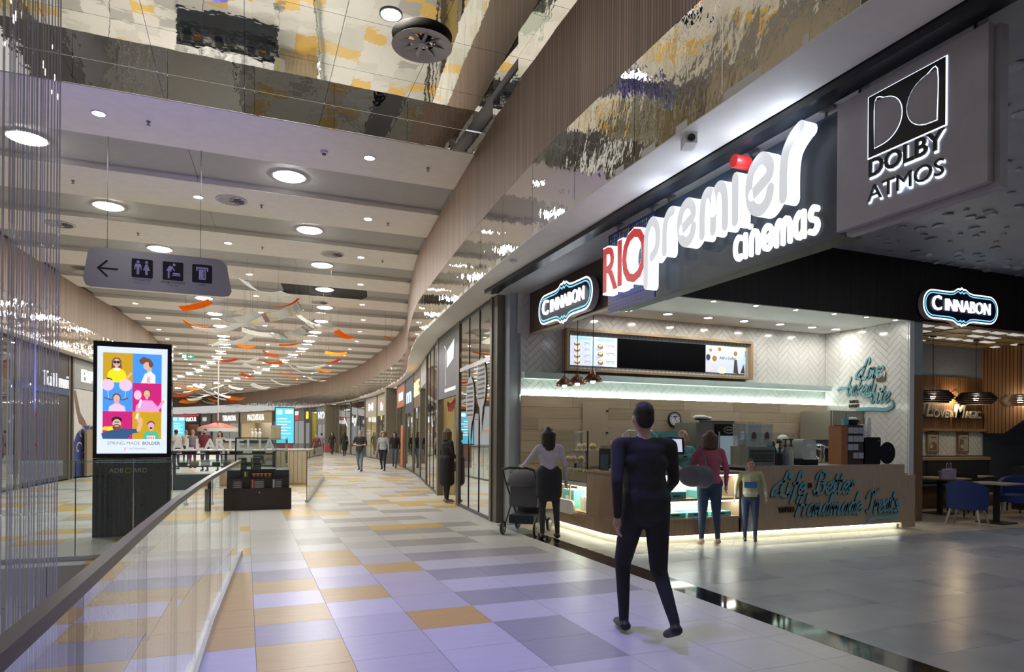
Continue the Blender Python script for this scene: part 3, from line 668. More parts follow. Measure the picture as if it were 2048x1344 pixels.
# emblem: black square with two D openings, each edge lit
def dshape(x0, y0, w_, h_, flip):
    pts = [(0,0),(0,h_)]+[(w_-h_*.42+h_*.42*math.sin(PI*k/12) if False else w_*math.sin(PI*k/12)**.75, h_/2+h_/2*math.cos(PI*k/12)) for k in range(1,12)]
    return [((x0+w_-p[0]) if flip else x0+p[0], y0+p[1]) for p in pts]
Md = fr((-.003,3.27,3.46), WEST); EW, EH = .535, .415
d1 = dshape(.05,.05,.20,.315,False); d2 = dshape(.285,.05,.20,.315,True)
flat([(R4(-.006,EW+.010,-.008,EH+.004), halo),(R4(0,EW,0,EH), black)]+[(('line',d+[d[0]],.006), halo) for d in (d1,d2)]+[(d, bgrey) for d in (d1,d2)], 'emblem', Md, t, .0015)
for wd_, yy, bo, sz in (('DOLBY',3.375,.004,.165),('ATMOS',3.205,0,.150)):
    me = text_mesh(wd_, sz, .006, black, bold=bo, align='LEFT'); k = .53/max(v.co.x for v in me.vertices); me.transform(Matrix.Diagonal((k,1,1,1)))
    me2 = text_mesh(wd_, sz, .003, halo, bold=bo+.0015, align='LEFT'); me2.transform(Matrix.Diagonal((k,1,1,1)))
    link('lettering_glow', me2, t, None, fr((-.004,3.262,yy-.012), WEST)); link('lettering', me, t, None, fr((-.012,3.265,yy), WEST))
# ---- the two lozenge signs
def lozenge(wd, ht, inset=0.):
    a = wd/2-inset; b = ht/2*.72-inset; r = b*.95; pk = ht/2-inset*1.5; pts = []
    pts += [(a-r+r*math.cos(t_), -b+r+r*math.sin(t_)) for t_ in [(-PI/2)+PI/2*k/6 for k in range(7)]]
    pts += [(a-r+r*math.cos(t_), b-r+r*math.sin(t_)) for t_ in [PI/2*k/6 for k in range(7)]]
    top = [(.30,b),(.20,b+.02*ht),(.10,b+.10*ht),(.04,pk-.03),(0,pk)]
    k_ = wd/1.9
    pts += [(x_*k_,y_) for x_,y_ in top]+[(-x_*k_,y_) for x_,y_ in reversed(top[:-1])]
    pts += [(-p[0],-p[1]) for p in pts[:14]]
    pts += [(-x_*k_,-y_) for x_,y_ in top]+[(x_*k_,-y_) for x_,y_ in reversed(top[:-1])]
    return pts
def bakery_sign(label, M, wd, ht):
    t = thing('bakery_sign', label, 'sign', M.translation)
    L = M.copy(); L.translation = (0,0,0)
    o = lozenge(wd,ht); mb = MB(); mb.prism(o, -.10, 0); mb.build('box', pm('sign_case', (.5,.5,.52), .4), t, None, L, smooth=False)
    flat([(lozenge(wd,ht,.004), glow('neon_white',(.95,.97,1),1.05)),(lozenge(wd,ht,.032), pm('sign_navy',(.006,.012,.04),.3)),(lozenge(wd,ht,.055), glow('neon_cyan',(.15,.55,.90),.9)),(lozenge(wd,ht,.078), pm('sign_navy',(.006,.012,.04),.3))], 'face', L @ Matrix.Translation((0,0,.002)), t, .002)
    me = text_mesh('C', ht*.50, .012, glow('neon_letters',(.93,.95,1),1.3), bold=.003); me.transform(Matrix.Translation((-wd*.335,.0,0))); link('initial', me, t, None, L @ Matrix.Translation((0,.01,.02)))
    me = text_mesh('INNABON', ht*.36, .012, glow('neon_letters',(.93,.95,1),1.3), bold=0); xs_ = [v.co.x for v in me.vertices]; k = wd*.60/(max(xs_)-min(xs_)); me.transform(Matrix.Diagonal((k,1.15,1,1))); link('lettering', me, t, None, L @ Matrix.Translation((wd*.075,.0,.02)))
    return t
bakery_sign('lozenge neon name sign on the brown fascia facing the corridor', fr((4.50,9.08,3.60), WEST), 1.85, .68)
bakery_sign('lozenge neon name sign on the dark fascia above the seating corner', fr((12.76,8.54,4.09)), 2.15, .78)
# ================================================================== SHOP: menu board, clock, lettering
t = thing('menu_board', 'long oak-framed menu board with screens on the white tiled wall', 'menu board', (5.26,10.60,2.71))
W_, H_ = 4.17, .76
for nm, b_ in (('frame_rail',(0,W_,-.14,.05,H_-.045,H_)),('frame_rail',(0,W_,-.14,.05,0,.045)),('frame_post',(0,.05,-.14,.05,.045,H_-.045)),('frame_post',(W_-.05,W_,-.14,.05,.045,H_-.045))): MB().mm(*b_).build(nm, oak, t, smooth=False)
pat = pm('pattern_white', (.68,.70,.70), .4); MB().mm(.05,W_-.05,-.06,.04,.045,H_-.045).build('border_panel', pat, t, smooth=False)
lay = []
tq = pm('pattern_teal', (.12,.30,.32), .5)
for k in range(46):
    for yy in (.075, H_-.075):
        c = .10+k*.0882
        for dx, dy in ((.016,0),(-.016,0),(0,.016),(0,-.016)): lay.append((circ(c+dx,yy+dy,.009,.009,6), tq))
mb = MB()
for p, m in lay: mb.add([(a,b,0) for a,b in p], [tuple(range(6))])
stuff(mb.build('border_print', tq, t, None, fr((0,-.062,0)), smooth=False))
scr = glow('screen_white', (.66,.74,.95), .55); skb = pm('food_brown', (.30,.15,.05), .5, emit=(.35,.17,.05), es=.5); sky = glow('screen_teal', (.25,.6,.72), .8); ink = glow('screen_ink', (.22,.22,.3), .5); cream = glow('food_cream', (.85,.68,.4), .7)
x0 = .09; sw = .957
def screen(i, layers): 
    s = MB().mm(x0+i*.985,x0+i*.985+.975,-.075,-.06,.105,.645).build('screen', pm('screen_off',(.003,.003,.004),.25,spec=.15), t, smooth=False)
    if layers: flat(layers, 'screen_image', fr((x0+i*.985,-.076,.105)), s, .0008)
L_ = [(R4(.005,.97,.005,.535), scr),(R4(.46,.465,.01,.53), sky),(R4(.1,.42,.465,.515), sky),(R4(.56,.90,.465,.515), sky)]
for k, yy in enumerate((.39,.28,.17,.06)): L_ += [(circ(.14,yy,.065,.035,10), skb),(circ(.14,yy+.018,.045,.022,10), cream),(R4(.29,.40,yy+.02,yy+.03), ink),(R4(.28,.33,yy-.01,yy-.004), ink),(R4(.37,.42,yy-.01,yy-.004), ink)]
for k, yy in enumerate((.36,.22,.07)): L_ += [(circ(.61,yy,.06,.05,10), skb),(circ(.61,yy+.02,.04,.02,10), cream),(circ(.58,yy-.04,.03,.02,8), glow('screen_blue',(.2,.4,.8),.7)),(R4(.72,.90,yy+.02,yy+.032), ink),(R4(.74,.80,yy-.01,yy-.003), ink),(R4(.84,.90,yy-.01,yy-.003), ink)]
screen(0, L_); screen(1, None); screen(2, None)
grx = glow('screen_grey', (.50,.55,.66), .5); dk = glow('screen_dark', (.05,.045,.05), .3)
L_ = [(R4(.005,.97,.005,.535), grx)]
for cx_, cy_, r in ((.22,.28,.085),(.34,.47,.06),(.73,.40,.07),(.12,.44,.05)): L_ += [(circ(cx_,cy_,r*1.0), glow('cup_white',(.85,.85,.85),.55)),(circ(cx_,cy_,r*.72), skb)]
L_ += [(circ(.40,.05,.10,.06), cream),([(.68,.02),(.80,.0),(.76,.28),(.70,.28)], dk),([(.85,.02),(.96,.02),(.93,.2)], dk),(R4(.92,.97,.2,.34), sky),([(.05,.02),(.2,.06),(.12,.16),(.02,.14)], glow('flower',(.6,.45,.5),.7)),(circ(.90,.49,.08,.04), cream),(circ(.06,.3,.05,.06), dk)]
screen(3, L_)
text('screen_text', 'Add a Coffee', .075, .0005, dk, fr((x0+3*.985+.53,-.084,.105+.30)), t, shear=.2)
t = thing('wall_clock', 'round black-rimmed white wall clock on the oak planks', 'clock', (7.62,10.575,1.89))
MB().lathe([(.001,0),(.145,0),(.145,.035),(.125,.04),(.125,.03)], n=32, cap=False).build('rim', black, t, None, fr())
L_ = [(circ(0,0,.126,n=32), pm('clock_white', (.8,.8,.8), .4))]+[([(.1*math.sin(a)-.008,.1*math.cos(a)-.008),(.1*math.sin(a)+.008,.1*math.cos(a)-.008),(.1*math.sin(a)+.008,.1*math.cos(a)+.008),(.1*math.sin(a)-.008,.1*math.cos(a)+.008)], black) for a in [2*PI*k/12 for k in range(12)]]+[(R4(-.05,.05,.04,.062), pm('clock_blue',(.06,.08,.2),.4))]
flat(L_, 'dial', fr((0,-.031,0)), t, .0006)
flat([(('line',[(0,0),(.055,-.06)],.008),black),(('line',[(0,0),(.045,.075)],.006),black)], 'hands', fr((0,-.041,0)), t, .001)
# Love baked into every bite
t = thing('wall_lettering', 'teal script lettering with a cinnamon-roll emblem on the white tiled side wall', 'lettering', (11.55,0,0))
pen = (.5,.5)
for wd_, x_, y_, s_, wid in (('Love',.56,.64,.38,.58),('baked',.30,.32,.36,.60),('bite',.86,.14,.36,.42)):
    mb = MB(); xe = strokes(mb, wd_, BRUSH, s_, .165, 0, .018, 0, 0, .28, pen, .04); me = two_tone(mb.mesh(teal, 'word'), teal_d); me.transform(Matrix.Diagonal((wid/xe,1,1,1))); link('word', me, t, None, fr((0,10.38-x_,2.12+y_), WEST))
mb = MB(); ribbon(mb, [(.10,.44),(.18,.48),(.32,.47)], .05, 0, .035); ribbon(mb, [(.70,.30),(.78,.27),(.88,.29)], .05, 0, .035); mb.build('flourish', teal, t, None, fr((0,10.38,2.12), WEST))
mb = MB(); ribbon(mb, [(.52,-.08),(.62,.01),(.9,.02),(1.2,0),(1.36,.06),(1.34,.16)], .07, 0, .035, (1.6,.4)); mb.build('swash', teal, t, None, fr((0,10.38,2.12), WEST))
text('small_word', 'INTO', .085, .012, brownl, fr((-.014,9.90,2.30), WEST), t, bold=.001); text('small_word', 'EVERY', .085, .012, brownl, fr((-.014,9.90,2.21), WEST), t, bold=.001)
flat([(rrect(0,.22,0,.22,.05), pm('roll_brown',(.10,.05,.03),.5)),([(.005,.12),(.03,.07),(.05,.12),(.08,.09),(.10,.13),(.13,.10),(.15,.13),(.18,.08),(.2,.13),(.21,.20),(.15,.24),(.07,.24),(.01,.2)], white),(('line',[(.06,.2),(.12,.18),(.16,.2),(.12,.225),(.08,.215)],.008), brownl)], 'roll_emblem', fr((-.01,9.40,2.66), WEST), t, .003)
# ================================================================== COUNTER
kick = pm('kick_panel', (.55,.52,.44), .35); led = glow('counter_led', (.93,1,.86), 9); top_w = pm('counter_top', (.50,.50,.50), .25)
t = thing('service_counter', 'oak service counter with a curved corner, lit display niches and glowing base', 'counter', (0,0,0))
# plan outline of the curved low part: corridor side x=4.9, corner radius .55, front y=7.93
def outline(x0, y0, r, n=10): return [(x0+r-r*math.cos(PI/2*k/n), y0+r-r*math.sin(PI/2*k/n)) for k in range(n+1)]
cor = outline(4.90,7.93,.6)
def shell(pts, z0, z1, th=.03):
    mb = MB(); vs = []; n = len(pts)
    for i, p in enumerate(pts):
        a = Vector(pts[max(i-1,0)]); b = Vector(pts[min(i+1,n-1)]); d = (b-a).normalized(); nn = Vector((-d.y,d.x))*th
        vs += [(p[0],p[1],z0),(p[0],p[1],z1),(p[0]+nn.x,p[1]+nn.y,z1),(p[0]+nn.x,p[1]+nn.y,z0)]
    fs = []
    for i in range(n-1): k = i*4; fs += [(k,k+4,k+5,k+1),(k+1,k+5,k+6,k+2),(k+2,k+6,k+7,k+3),(k+3,k+7,k+4,k)]
    fs += [(0,1,2,3),((n-1)*4+3,(n-1)*4+2,(n-1)*4+1,(n-1)*4)]
    return mb.add(vs, fs)
oakc = pm('counter_oak', (.34,.235,.15), .4, var=.12, scale=4, stretch=(16,16,.8))
shell([(4.90,9.02)]+cor+[(5.57,7.93)], .34, 1.0).build('curved_panel', oakc, t)
shell([(4.90,10.2)]+[(4.90,9.02)]+cor+[(6.93,7.93)], .12, .335, .04).build('plinth_panel', oakc, t)
inner = [(4.98,10.2)]+outline(4.98,8.03,.55)+[(7.2,8.03),(10.38,8.03)]
shell(inner, 0.0, .125, .02).build('kick_panel', kick, t)
shell([(4.925,10.2)]+outline(4.925,7.975,.57)+[(7.2,7.975),(10.38,7.975)], .108, .116, .03).build('light_strip', led, t)
mb = MB(); mb.prism([(4.88,9.02)]+outline(4.88,7.91,.62)+[(7.15,7.91),(7.15,8.60),(5.6,8.60),(5.6,9.02)], 1.0, 1.035); mb.build('worktop', oakc, t, smooth=False)
# display niche in the low front
mb = MB(); mb.mm(5.57,6.93,8.33,8.36,.34,1.0); mb.build('niche_back', pat, t, smooth=False)
for z in (.34,.62): MB().mm(5.57,6.93,7.94,8.34,z,z+.03).build('niche_shelf', oak, t, smooth=False)
for z in (.60,.985): MB().mm(5.6,6.9,8.0,8.04,z-.012,z).build('niche_light', glow('niche_led', (.9,1,.97), 22), t, smooth=False)
MB().mm(6.90,6.95,7.93,8.36,.12,1.0).build('end_panel', oakc, t, smooth=False); MB().mm(5.55,5.58,7.93,8.36,.12,1.0).build('end_panel', oakc, t, smooth=False)
for p in herring(6.95,7.22,.12,1.0,.08,3,.002): MB().prism(p, 0, .012).build('front_tile', tilew, t, None, fr((0,7.94,0)), smooth=False)
# tall front with lettering
MB().mm(7.22,10.42,7.92,8.02,.125,1.115).build('front_panel', pm('front_oak', (.43,.325,.22), .42, var=.12, scale=4, stretch=(16,16,.8)), t, smooth=False)
MB().mm(7.22,10.42,8.02,8.60,1.075,1.112).build('raised_top', top_w, t, smooth=False)
MB().mm(10.42,10.75,7.97,8.02,.03,.93).build('gate_panel', pm('front_oak', (.31,.225,.145), .42), t, smooth=False)
for z in (.25,.75): MB().mm(10.745,10.765,7.955,7.97,z,z+.1).build('hinge', steel, t, smooth=False)
# side glass display on the corridor side
MB().mm(4.90,5.45,9.02,10.2,.76,.82).build('display_base', top_w, t, smooth=False)
MB().mm(4.905,4.915,9.03,10.55,.82,1.63).build('glass_pane', glass, t, smooth=False); MB().mm(4.90,4.92,9.02,9.035,.34,1.63).build('glass_post', dark, t, smooth=False)
MB().mm(4.90,4.92,9.60,9.63,.34,.76).build('glass_post', oak, t, smooth=False)
MB().mm(5.35,5.40,9.02,10.2,.34,.76).build('niche_back', pm('niche_cream',(.55,.48,.33),.5), t, smooth=False); MB().mm(4.95,5.35,9.02,10.2,.745,.757).build('niche_light', glow('niche_led_warm', (1,.95,.75), 6), t, smooth=False); MB().mm(4.92,5.4,9.02,10.2,.335,.36).build('niche_shelf', oak, t, smooth=False)
MB().mm(4.95,5.40,9.05,10.1,.83,.98).build('pastry_tray', oak, t, smooth=False)
# sneeze guard in front of the tills
MB().mm(6.95,8.02,7.97,7.978,1.04,1.62).build('glass_pane', glass, t, smooth=False)
# script lettering on the tall front
t2 = thing('counter_lettering', 'teal script slogan with small brown words on the oak counter front', 'lettering', (7.22,7.915,0))
for wd_, x_, y_, s_, wid in (('Life',.34,.72,.36,.62),('Better',1.16,.73,.34,.84),('Handmade',.76,.39,.33,1.42),('Treats',2.28,.39,.36,.76)):
    mb = MB(); xe = strokes(mb, wd_, BRUSH, s_, .165, 0, .022, 0, 0, .28, pen, .04); me = two_tone(mb.mesh(teal, 'word'), teal_d); me.transform(Matrix.Diagonal((wid/xe,1,1,1))); link('word', me, t2, None, fr((x_,0,y_-.06)))
mb = MB(); ribbon(mb, [(2.30,.17),(2.42,.235),(2.65,.235),(2.9,.24),(3.02,.30),(2.99,.38)], .05, 0, .03, (1.6,.4)); mb.build('swash', teal, t2, None, fr())
text('small_word', 'IS', .10, .012, brownl, fr((1.06,-.012,.80)), t2, bold=.002); text('small_word', 'WITH', .12, .012, brownl, fr((.58,-.012,.43)), t2, bold=.002)
# teal boxes, stand, till, machines -------------------------------------------------
def cake_box(label, loc, w_=.30, d_=.30, h_=.085, rz=0, grp=None):
    t = thing('bakery_box', label, 'box', loc, rz, grp)
    MB().mm(-w_/2,w_/2,-d_/2,d_/2,0,h_).build('carton', tealbox, t, smooth=False)
    flat([(circ(0,0,w_*.33,d_*.33), pm('roll_tan',(.42,.30,.18),.5)),(circ(0,0,w_*.2,d_*.2), pm('roll_icing',(.7,.65,.55),.5)),(circ(0,0,w_*.1,d_*.1), pm('roll_tan',(.42,.30,.18),.5))], 'window', Matrix.Translation((0,0,h_+.001)), t, .001)
    flat([(R4(-w_*.2,w_*.2,.03,.05), dark)], 'print', fr((0,-d_/2-.001,0)), t)
    return t
for k, x_ in enumerate((5.78,6.18,6.6)): cake_box('flat teal bakery box on the lower lit niche shelf', (x_,8.12,.372), .36, .3, .07, 0, 'boxes on the lower niche shelf')
for k, x_ in enumerate((5.80,6.36)): cake_box('teal bakery box on the upper lit niche shelf', (x_,8.12,.652), .33, .3, .10, 0, 'boxes on the upper niche shelf')
t = thing('cake_stand', 'two-tier stand with dark wooden shelves and an arched tube handle on the counter', 'stand', (5.44,8.36,1.036))
MB().mm(-.42,.37,-.20,.20,0,.04).build('base', top_w, t, smooth=False)
for z in (.06,.36): MB().mm(-.40,.36,-.22,.22,z,z+.035).build('shelf', oakd, t, smooth=False)
for x_ in (-.30,): 
    MB().tube([(-.34,0,.03),(-.34,0,.42),(-.31,0,.54),(-.22,0,.60),(.18,0,.60),(.27,0,.54),(.30,0,.42),(.30,0,.03)], .013, 8).build('handle', pm('pale_tube',(.6,.6,.62),.3,.4), t)
cake_box('large teal bakery box on the lower shelf of the cake stand', (5.42,8.36,1.134), .56, .40, .10)
cake_box('large teal bakery box on the top shelf of the cake stand', (5.42,8.36,1.434), .56, .40, .10)
t = thing('price_card', 'printed price sheet clipped above the cake stand', 'card', (5.50,8.36,1.66)); 
MB().mm(-.12,.12,-.004,.004,0,.36).build('sheet', pm('lilac_paper',(.50,.48,.58),.6), t, smooth=False)
flat([(circ(-.06,.28,.04,.025), skb),(circ(.06,.28,.045,.025), pm('roll_tan',(.42,.30,.18)))]+[(R4(-.10,.10,.05+.035*k,.058+.035*k), ink) for k in range(5)], 'print', fr((0,-.006,0)), t)
t = thing('tablet_till', 'black touchscreen till angled on the counter', 'till', (YP(1326,920,8.35).x+.12,8.30,1.036), -.5)
MB().mm(-.10,.10,-.10,.10,0,.02).build('base', black, t, smooth=False); MB().tube([(0,.02,.02),(0,.04,.30)], .03, 8).build('neck', black, t)
Mt = Matrix.Translation((0,0,.38)) @ Matrix.Rotation(-.5,4,'X'); MB().box((0,0,0),(.36,.03,.27)).build('screen_case', black, t, None, Mt, smooth=False)
flat([(R4(-.15,.15,-.11,.11), glow('till_screen',(.35,.42,.6),.8)),(R4(-.13,.0,.0,.08), scr),(R4(.02,.13,-.08,.08), glow('till_grey',(.5,.5,.55),.7))], 'display', Mt @ fr((0,-.0165,0)), t)
t = thing('espresso_machine', 'wide black coffee machine behind the cake stand', 'coffee machine', (6.15,9.52,.897))
MB().mm(-.62,.55,-.25,.25,0,.45).build('body', black, t, smooth=False); MB().mm(-.60,.53,-.24,.24,.45,.50).build('cup_rail', steel, t, smooth=False)
for k in range(6): MB().lathe([(.03,0),(.042,.08),(.036,.08),(.026,.01)], (-.5+k*.12,0,.50), 10, cap=False).build('cup', [white,skb][k%2], t)
MB().lathe([(.001,0),(.07,0)], n=16, cap=False).build('badge', white, t, None, fr((.25,-.252,.32)) @ Matrix.Diagonal((1.2,.7,1,1)))
t = thing('prep_counter', 'low steel back counter under the oven and coffee machine', 'counter', (0,0,0)); MB().mm(5.5,10.6,9.25,9.8,0,.86).build('cabinet', steel, t, smooth=False); MB().mm(5.5,10.62,9.2,9.8,.86,.895).build('worktop', top_w, t, smooth=False)
for k in range(2):
    tt = cake_box('teal carton standing on the coffee machine, %s' % ('beside the till attendant' if k else 'left of the attendant'), (6.3+k*.4,9.52,1.50), .32, .2, .14)
t = thing('oven', 'black glass-fronted convection oven on the back counter', 'oven', (YP(1432,900,9.2).x,9.52,.897))
MB().mm(-.40,.62,-.30,.30,0,.90).build('case', pm('oven_grey',(.30,.29,.27),.35,.5), t, smooth=False); d_ = MB().mm(-.02,.62,-.34,-.30,.03,.88).build('door', black, t, smooth=False)
MB().mm(.03,.44,-.345,-.338,.15,.68).build('window', pm('oven_window',(.10,.12,.14),.1,emit=(.5,.65,.75),es=.18), d_, smooth=False); MB().tube([(.02,-.38,.15),(.02,-.38,.75)], .012, 8).build('handle', steel, d_)
flat([(circ(.25,.78,.11,.06,20), white),(circ(.25,.78,.10,.05,20), black)]+[(R4(.5,.58,.62+.03*k,.635+.03*k), glow('oven_led',(.3,.45,.7),.6)) for k in range(5)], 'badge', fr((0,-.346,0)), d_)
text('badge_text', 'UNOX', .045, .001, white, fr((.25,-.350,.78)), d_)
for k in range(4): MB().tube([(.05,-.33,.22+k*.11),(.42,-.33,.22+k*.11)], .005, 6).build('rack', steel, t)
MB().mm(-.30,.45,-.25,.25,.90,.94).build('roof_tray', steel, t, smooth=False)
t = thing('paper_bags', 'crumpled white paper on top of the oven', 'paper', (YP(1432,900,9.2).x-.1,9.5,1.842)); mb = MB(); mb.ell((0,0,.05),(.16,.1,.05),9,5); mb.ell((.14,0,.042),(.1,.08,.04),8,4); mb.build('sheet', white, t)
t = thing('refrigerator', 'tall steel upright refrigerator in the corner', 'fridge', (11.0,10.1,0))
sg = pm('fridge_steel', (.36,.34,.29), .35, .5, .06, 2); MB().mm(-.30,.55,-.38,.38,0,2.10).build('case', sg, t, smooth=False)
d_ = MB().mm(-.28,.54,-.43,-.38,.12,1.78).build('door', sg, t, smooth=False); MB().mm(-.27,-.20,-.45,-.43,.5,1.76).build('handle', dark, d_, smooth=False)
MB().mm(-.28,.54,-.42,-.38,1.80,2.09).build('top_panel', sg, t, smooth=False); MB().mm(.36,.46,-.425,-.42,1.85,1.90).build('thermostat', pm('red_dark',(.2,.03,.04),.4), t, smooth=False)
# pastries in the corridor-side display
rp = random.Random(9); rollm = [pm('pastry_%d' % i, c, .6, var=.2, scale=30) for i, c in enumerate([(.55,.42,.26),(.68,.62,.52),(.50,.30,.14)])]
def roll(label, loc, grp, r=.055, mi=0):
    t = thing('cinnamon_roll', label, 'pastry', loc, rp.uniform(0,6), grp)
    MB().lathe([(.001,0),(r,0),(r*1.05,r*.4),(r*.85,r*.8),(.001,r*.85)], n=14, cap=False).build('bun', rollm[mi], t)
    mb = MB(); mb.tube([(r*.7*(1-k/16)*math.cos(k*.7), r*.7*(1-k/16)*math.sin(k*.7), r*.84) for k in range(16)], .008, 5); mb.build('icing', rollm[1], t); return t
for i in range(9):
    for j in range(1): roll('small iced roll in the oak tray behind the counter glass', (5.0+j*.05+(i%2)*.02 if False else 4.99,9.12+i*.11,.982), 'rolls in the display tray', .047, (i+j)%3)
for i, (y_, z_) in enumerate(((9.55,1.32),(9.95,1.10))):
    t = thing('cake_plate', 'white round cake plate on a dark stem, %s' % ('the taller one' if i == 0 else 'the lower one'), 'plate', (5.18,y_,.985))
    MB().lathe([(.06,0),(.05,.01),(.02,.03),(.02,z_-1.01),(.03,z_-.99)], n=14).build('stem', dark, t); MB().lathe([(.001,0),(.2,0),(.205,.015),(.19,.012)], (0,0,z_-.985), 20, cap=False).build('plate', white, t)
    for k in range(5):
        a = k*1.26; q = thing('cupcake', 'cupcake with pale frosting on the %s cake plate' % ('taller' if i == 0 else 'lower'), 'cupcake', (5.18+.12*math.cos(a),y_+.12*math.sin(a),z_+.016), 0, ('cupcakes on the taller plate','cupcakes on the lower plate')[i])
        MB().lathe([(.03,0),(.042,.05)], n=12).build('case', rollm[2], q); MB().lathe([(.048,.05),(.045,.07),(.025,.095),(.001,.105)], n=12, cap=False).build('frosting', pm(['frost_y','frost_p'][k%2], [(.75,.62,.3),(.7,.45,.45)][k%2], .6), q)
for k in range(4):
    q = thing('jar', 'clear jar with pale lid in the lit niche under the pastry display', 'jar', (5.06,9.12+k*.11,.362), 0, 'jars in the side niche'); MB().lathe([(.045,0),(.048,.16),(.036,.19)], n=14).build('body', glassy('jar_glass', (.8,.82,.8), 1, .05, 1.4, (.8,.8,.75), .5), q); MB().lathe([(.042,.19),(.042,.225),(.001,.23)], n=14, cap=False).build('lid', white, q)
t = thing('teal_cartons', 'teal carton standing in the lit side niche', 'carton', (5.1,9.85,.362)); MB().mm(-.1,.1,-.2,.2,0,.3).build('carton', tealbox, t, smooth=False); flat([(R4(-.1,.1,.1,.2), white)], 'print', fr((-.101,0,0),WEST), t)
t = thing('menu_flyer', 'small blue flyer holder standing on the counter by the cake stand', 'holder', (5.05,8.75,1.036), -.5); MB().box((0,0,.12),(.12,.02,.24), Matrix.Rotation(-.2,3,'X')).build('card', pm('flyer_blue',(.10,.16,.20),.4), t, smooth=False); MB().mm(-.07,.07,-.03,.06,0,.012).build('foot', glass, t, smooth=False)
t = thing('round_sign', 'white round-ended sign panel projecting from the counter base', 'sign', (4.86,9.95,.30)); mb = MB(); mb.prism(rrect(-.16,.62,0,.22,.10), 0, .03); mb.build('panel', white, t, None, fr((0,0,0), WEST), smooth=False)
# drinks machines and tools on the raised top
zt = 1.113
t = thing('juice_dispenser', 'twin clear-tank juice dispenser with vented steel base', 'dispenser', (7.50,8.33,zt))
MB().mm(-.26,.28,-.20,.20,0,.30).build('base', pm('dispenser_base',(.42,.40,.36),.4,.4), t, smooth=False)
for k in range(9): MB().mm(-.23,.25,-.206,-.20,.06+k*.022,.07+k*.022).build('vent_slat', dark, t, smooth=False)
for x_ in (-.12,.14):
    MB().mm(x_-.12,x_+.12,-.17,.17,.31,.62).build('tank', glassy('tank', (.86,.92,.94), 1, .06, 1.4, (.8,.85,.88), .35), t, smooth=False); MB().mm(x_-.125,x_+.125,-.175,.175,.62,.66).build('tank_lid', glassy('tank', (.86,.92,.94)), t, smooth=False)
    flat([(circ(x_,.46,.05,.07), pm('label_brown',(.13,.08,.06),.5)),(R4(x_-.06,x_+.06,.38,.42), pm('label_grey',(.4,.38,.36),.5))], 'tank_label', fr((0,-.172,0)), t)
def bottle(name, label, loc, prof, m, cap=None, cz=0, cat='bottle', group=None):
    q = thing(name, label, cat, loc, 0, group); MB().lathe(prof, n=14).build('body', m, q)
    if cap: MB().lathe(cap, (0,0,cz), 12).build('pump', dark, q)
    return q
t = thing('scoop_caddy', 'dark caddy holding leaning black scoops', 'caddy', (YP(1552,900,8.4).x,8.45,zt)); MB().mm(-.10,.10,-.09,.09,0,.19).build('bin', dark, t, smooth=False)
for k in range(3): MB().tube([(-.06+k*.06,0,.15),(-.14+k*.05,0,.38)], [.02,.03], 8).build('scoop', dark, t)
for k, (x_, h_) in enumerate(((YP(1556,900,8.2).x,.26),(YP(1567,900,8.2).x,.30),(YP(1578,900,8.2).x,.30))): bottle('pump_bottle', ('black pump syrup bottle','tall syrup bottle with black pump','pale bottle with red collar and thin pump')[k], (x_,8.16,zt), [(.045,0),(.045,h_*.7),(.016,h_*.85),(.016,h_)], [dark, pm('syrup',(.25,.24,.28),.3), pm('pale_bottle',(.6,.58,.5),.4)][k], [(.03,0),(.03,.02),(.012,.03),(.012,.10),(.04,.10),(.04,.12)], h_)
t = thing('wire_basket', 'black wire basket on the counter top', 'basket', (YP(1583,900,8.42).x,8.47,zt))
for k in range(8): MB().tube([(-.15+k*.043,-.09,0),(-.15+k*.043,-.09,.20)], .005, 5).build('wire', black, t)
for z in (.01,.1,.2): MB().tube([(-.15,-.09,z),(.15,-.09,z),(.15,.09,z),(-.15,.09,z),(-.15,-.09,z)], .006, 5).build('hoop', black, t)
t = thing('ice_tub', 'clear plastic ice tub with a rounded lid on a black base', 'tub', (YP(1608,900,8.2).x,8.2,zt)); MB().mm(-.16,.18,-.12,.12,0,.09).build('base', black, t, smooth=False); mb = MB(); mb.prism(rrect(-.15,.15,.09,.42,.06), -.11, .11); mb.build('tub', glassy('tub', (.85,.88,.88), 1, .08, 1.4, (.8,.8,.8), .4), t, None, fr())
t = thing('stand_mixer', 'steel-bowled mixer standing behind the counter top', 'mixer', (YP(1655,900,9.3).x,9.45,.90)); MB().lathe([(.10,.2),(.15,.3),(.18,.45),(.185,.50),(.17,.52),(.10,.56),(.001,.57)], (-.15,0,0), 20).build('bowl', chrome, t); MB().mm(-.30,.35,-.1,.1,.50,.62).build('head', steel, t); MB().lathe([(.06,.2),(.06,.46)], (.08,-.1,0), 14).build('canister', dark, t); MB().lathe([(.05,.2),(.055,.36)], (-.32,-.12,0), 12).build('pot', white, t)
t = thing('coffee_pod_rack', 'wooden-sided rack filled with labelled sachet boxes', 'rack', (YP(1690,900,8.2).x,8.20,zt))
MB().mm(-.22,-.08,-.12,.14,0,.64).build('side_panel', pm('rack_orange',(.33,.13,.05),.5), t, smooth=False); MB().mm(-.08,.30,-.10,.14,0,.66).build('shelf_unit', pm('rack_dark',(.06,.04,.035),.5), t, smooth=False)
for i in range(3):
    for j in range(4):
        if (i,j) in ((2,1),(0,0)): continue
        MB().mm(-.06+i*.12,.05+i*.12,-.118,-.10,.10+j*.14,.20+j*.14).build('sachet_box', pm('sachet_grey',(.42,.42,.45),.5), t, smooth=False)
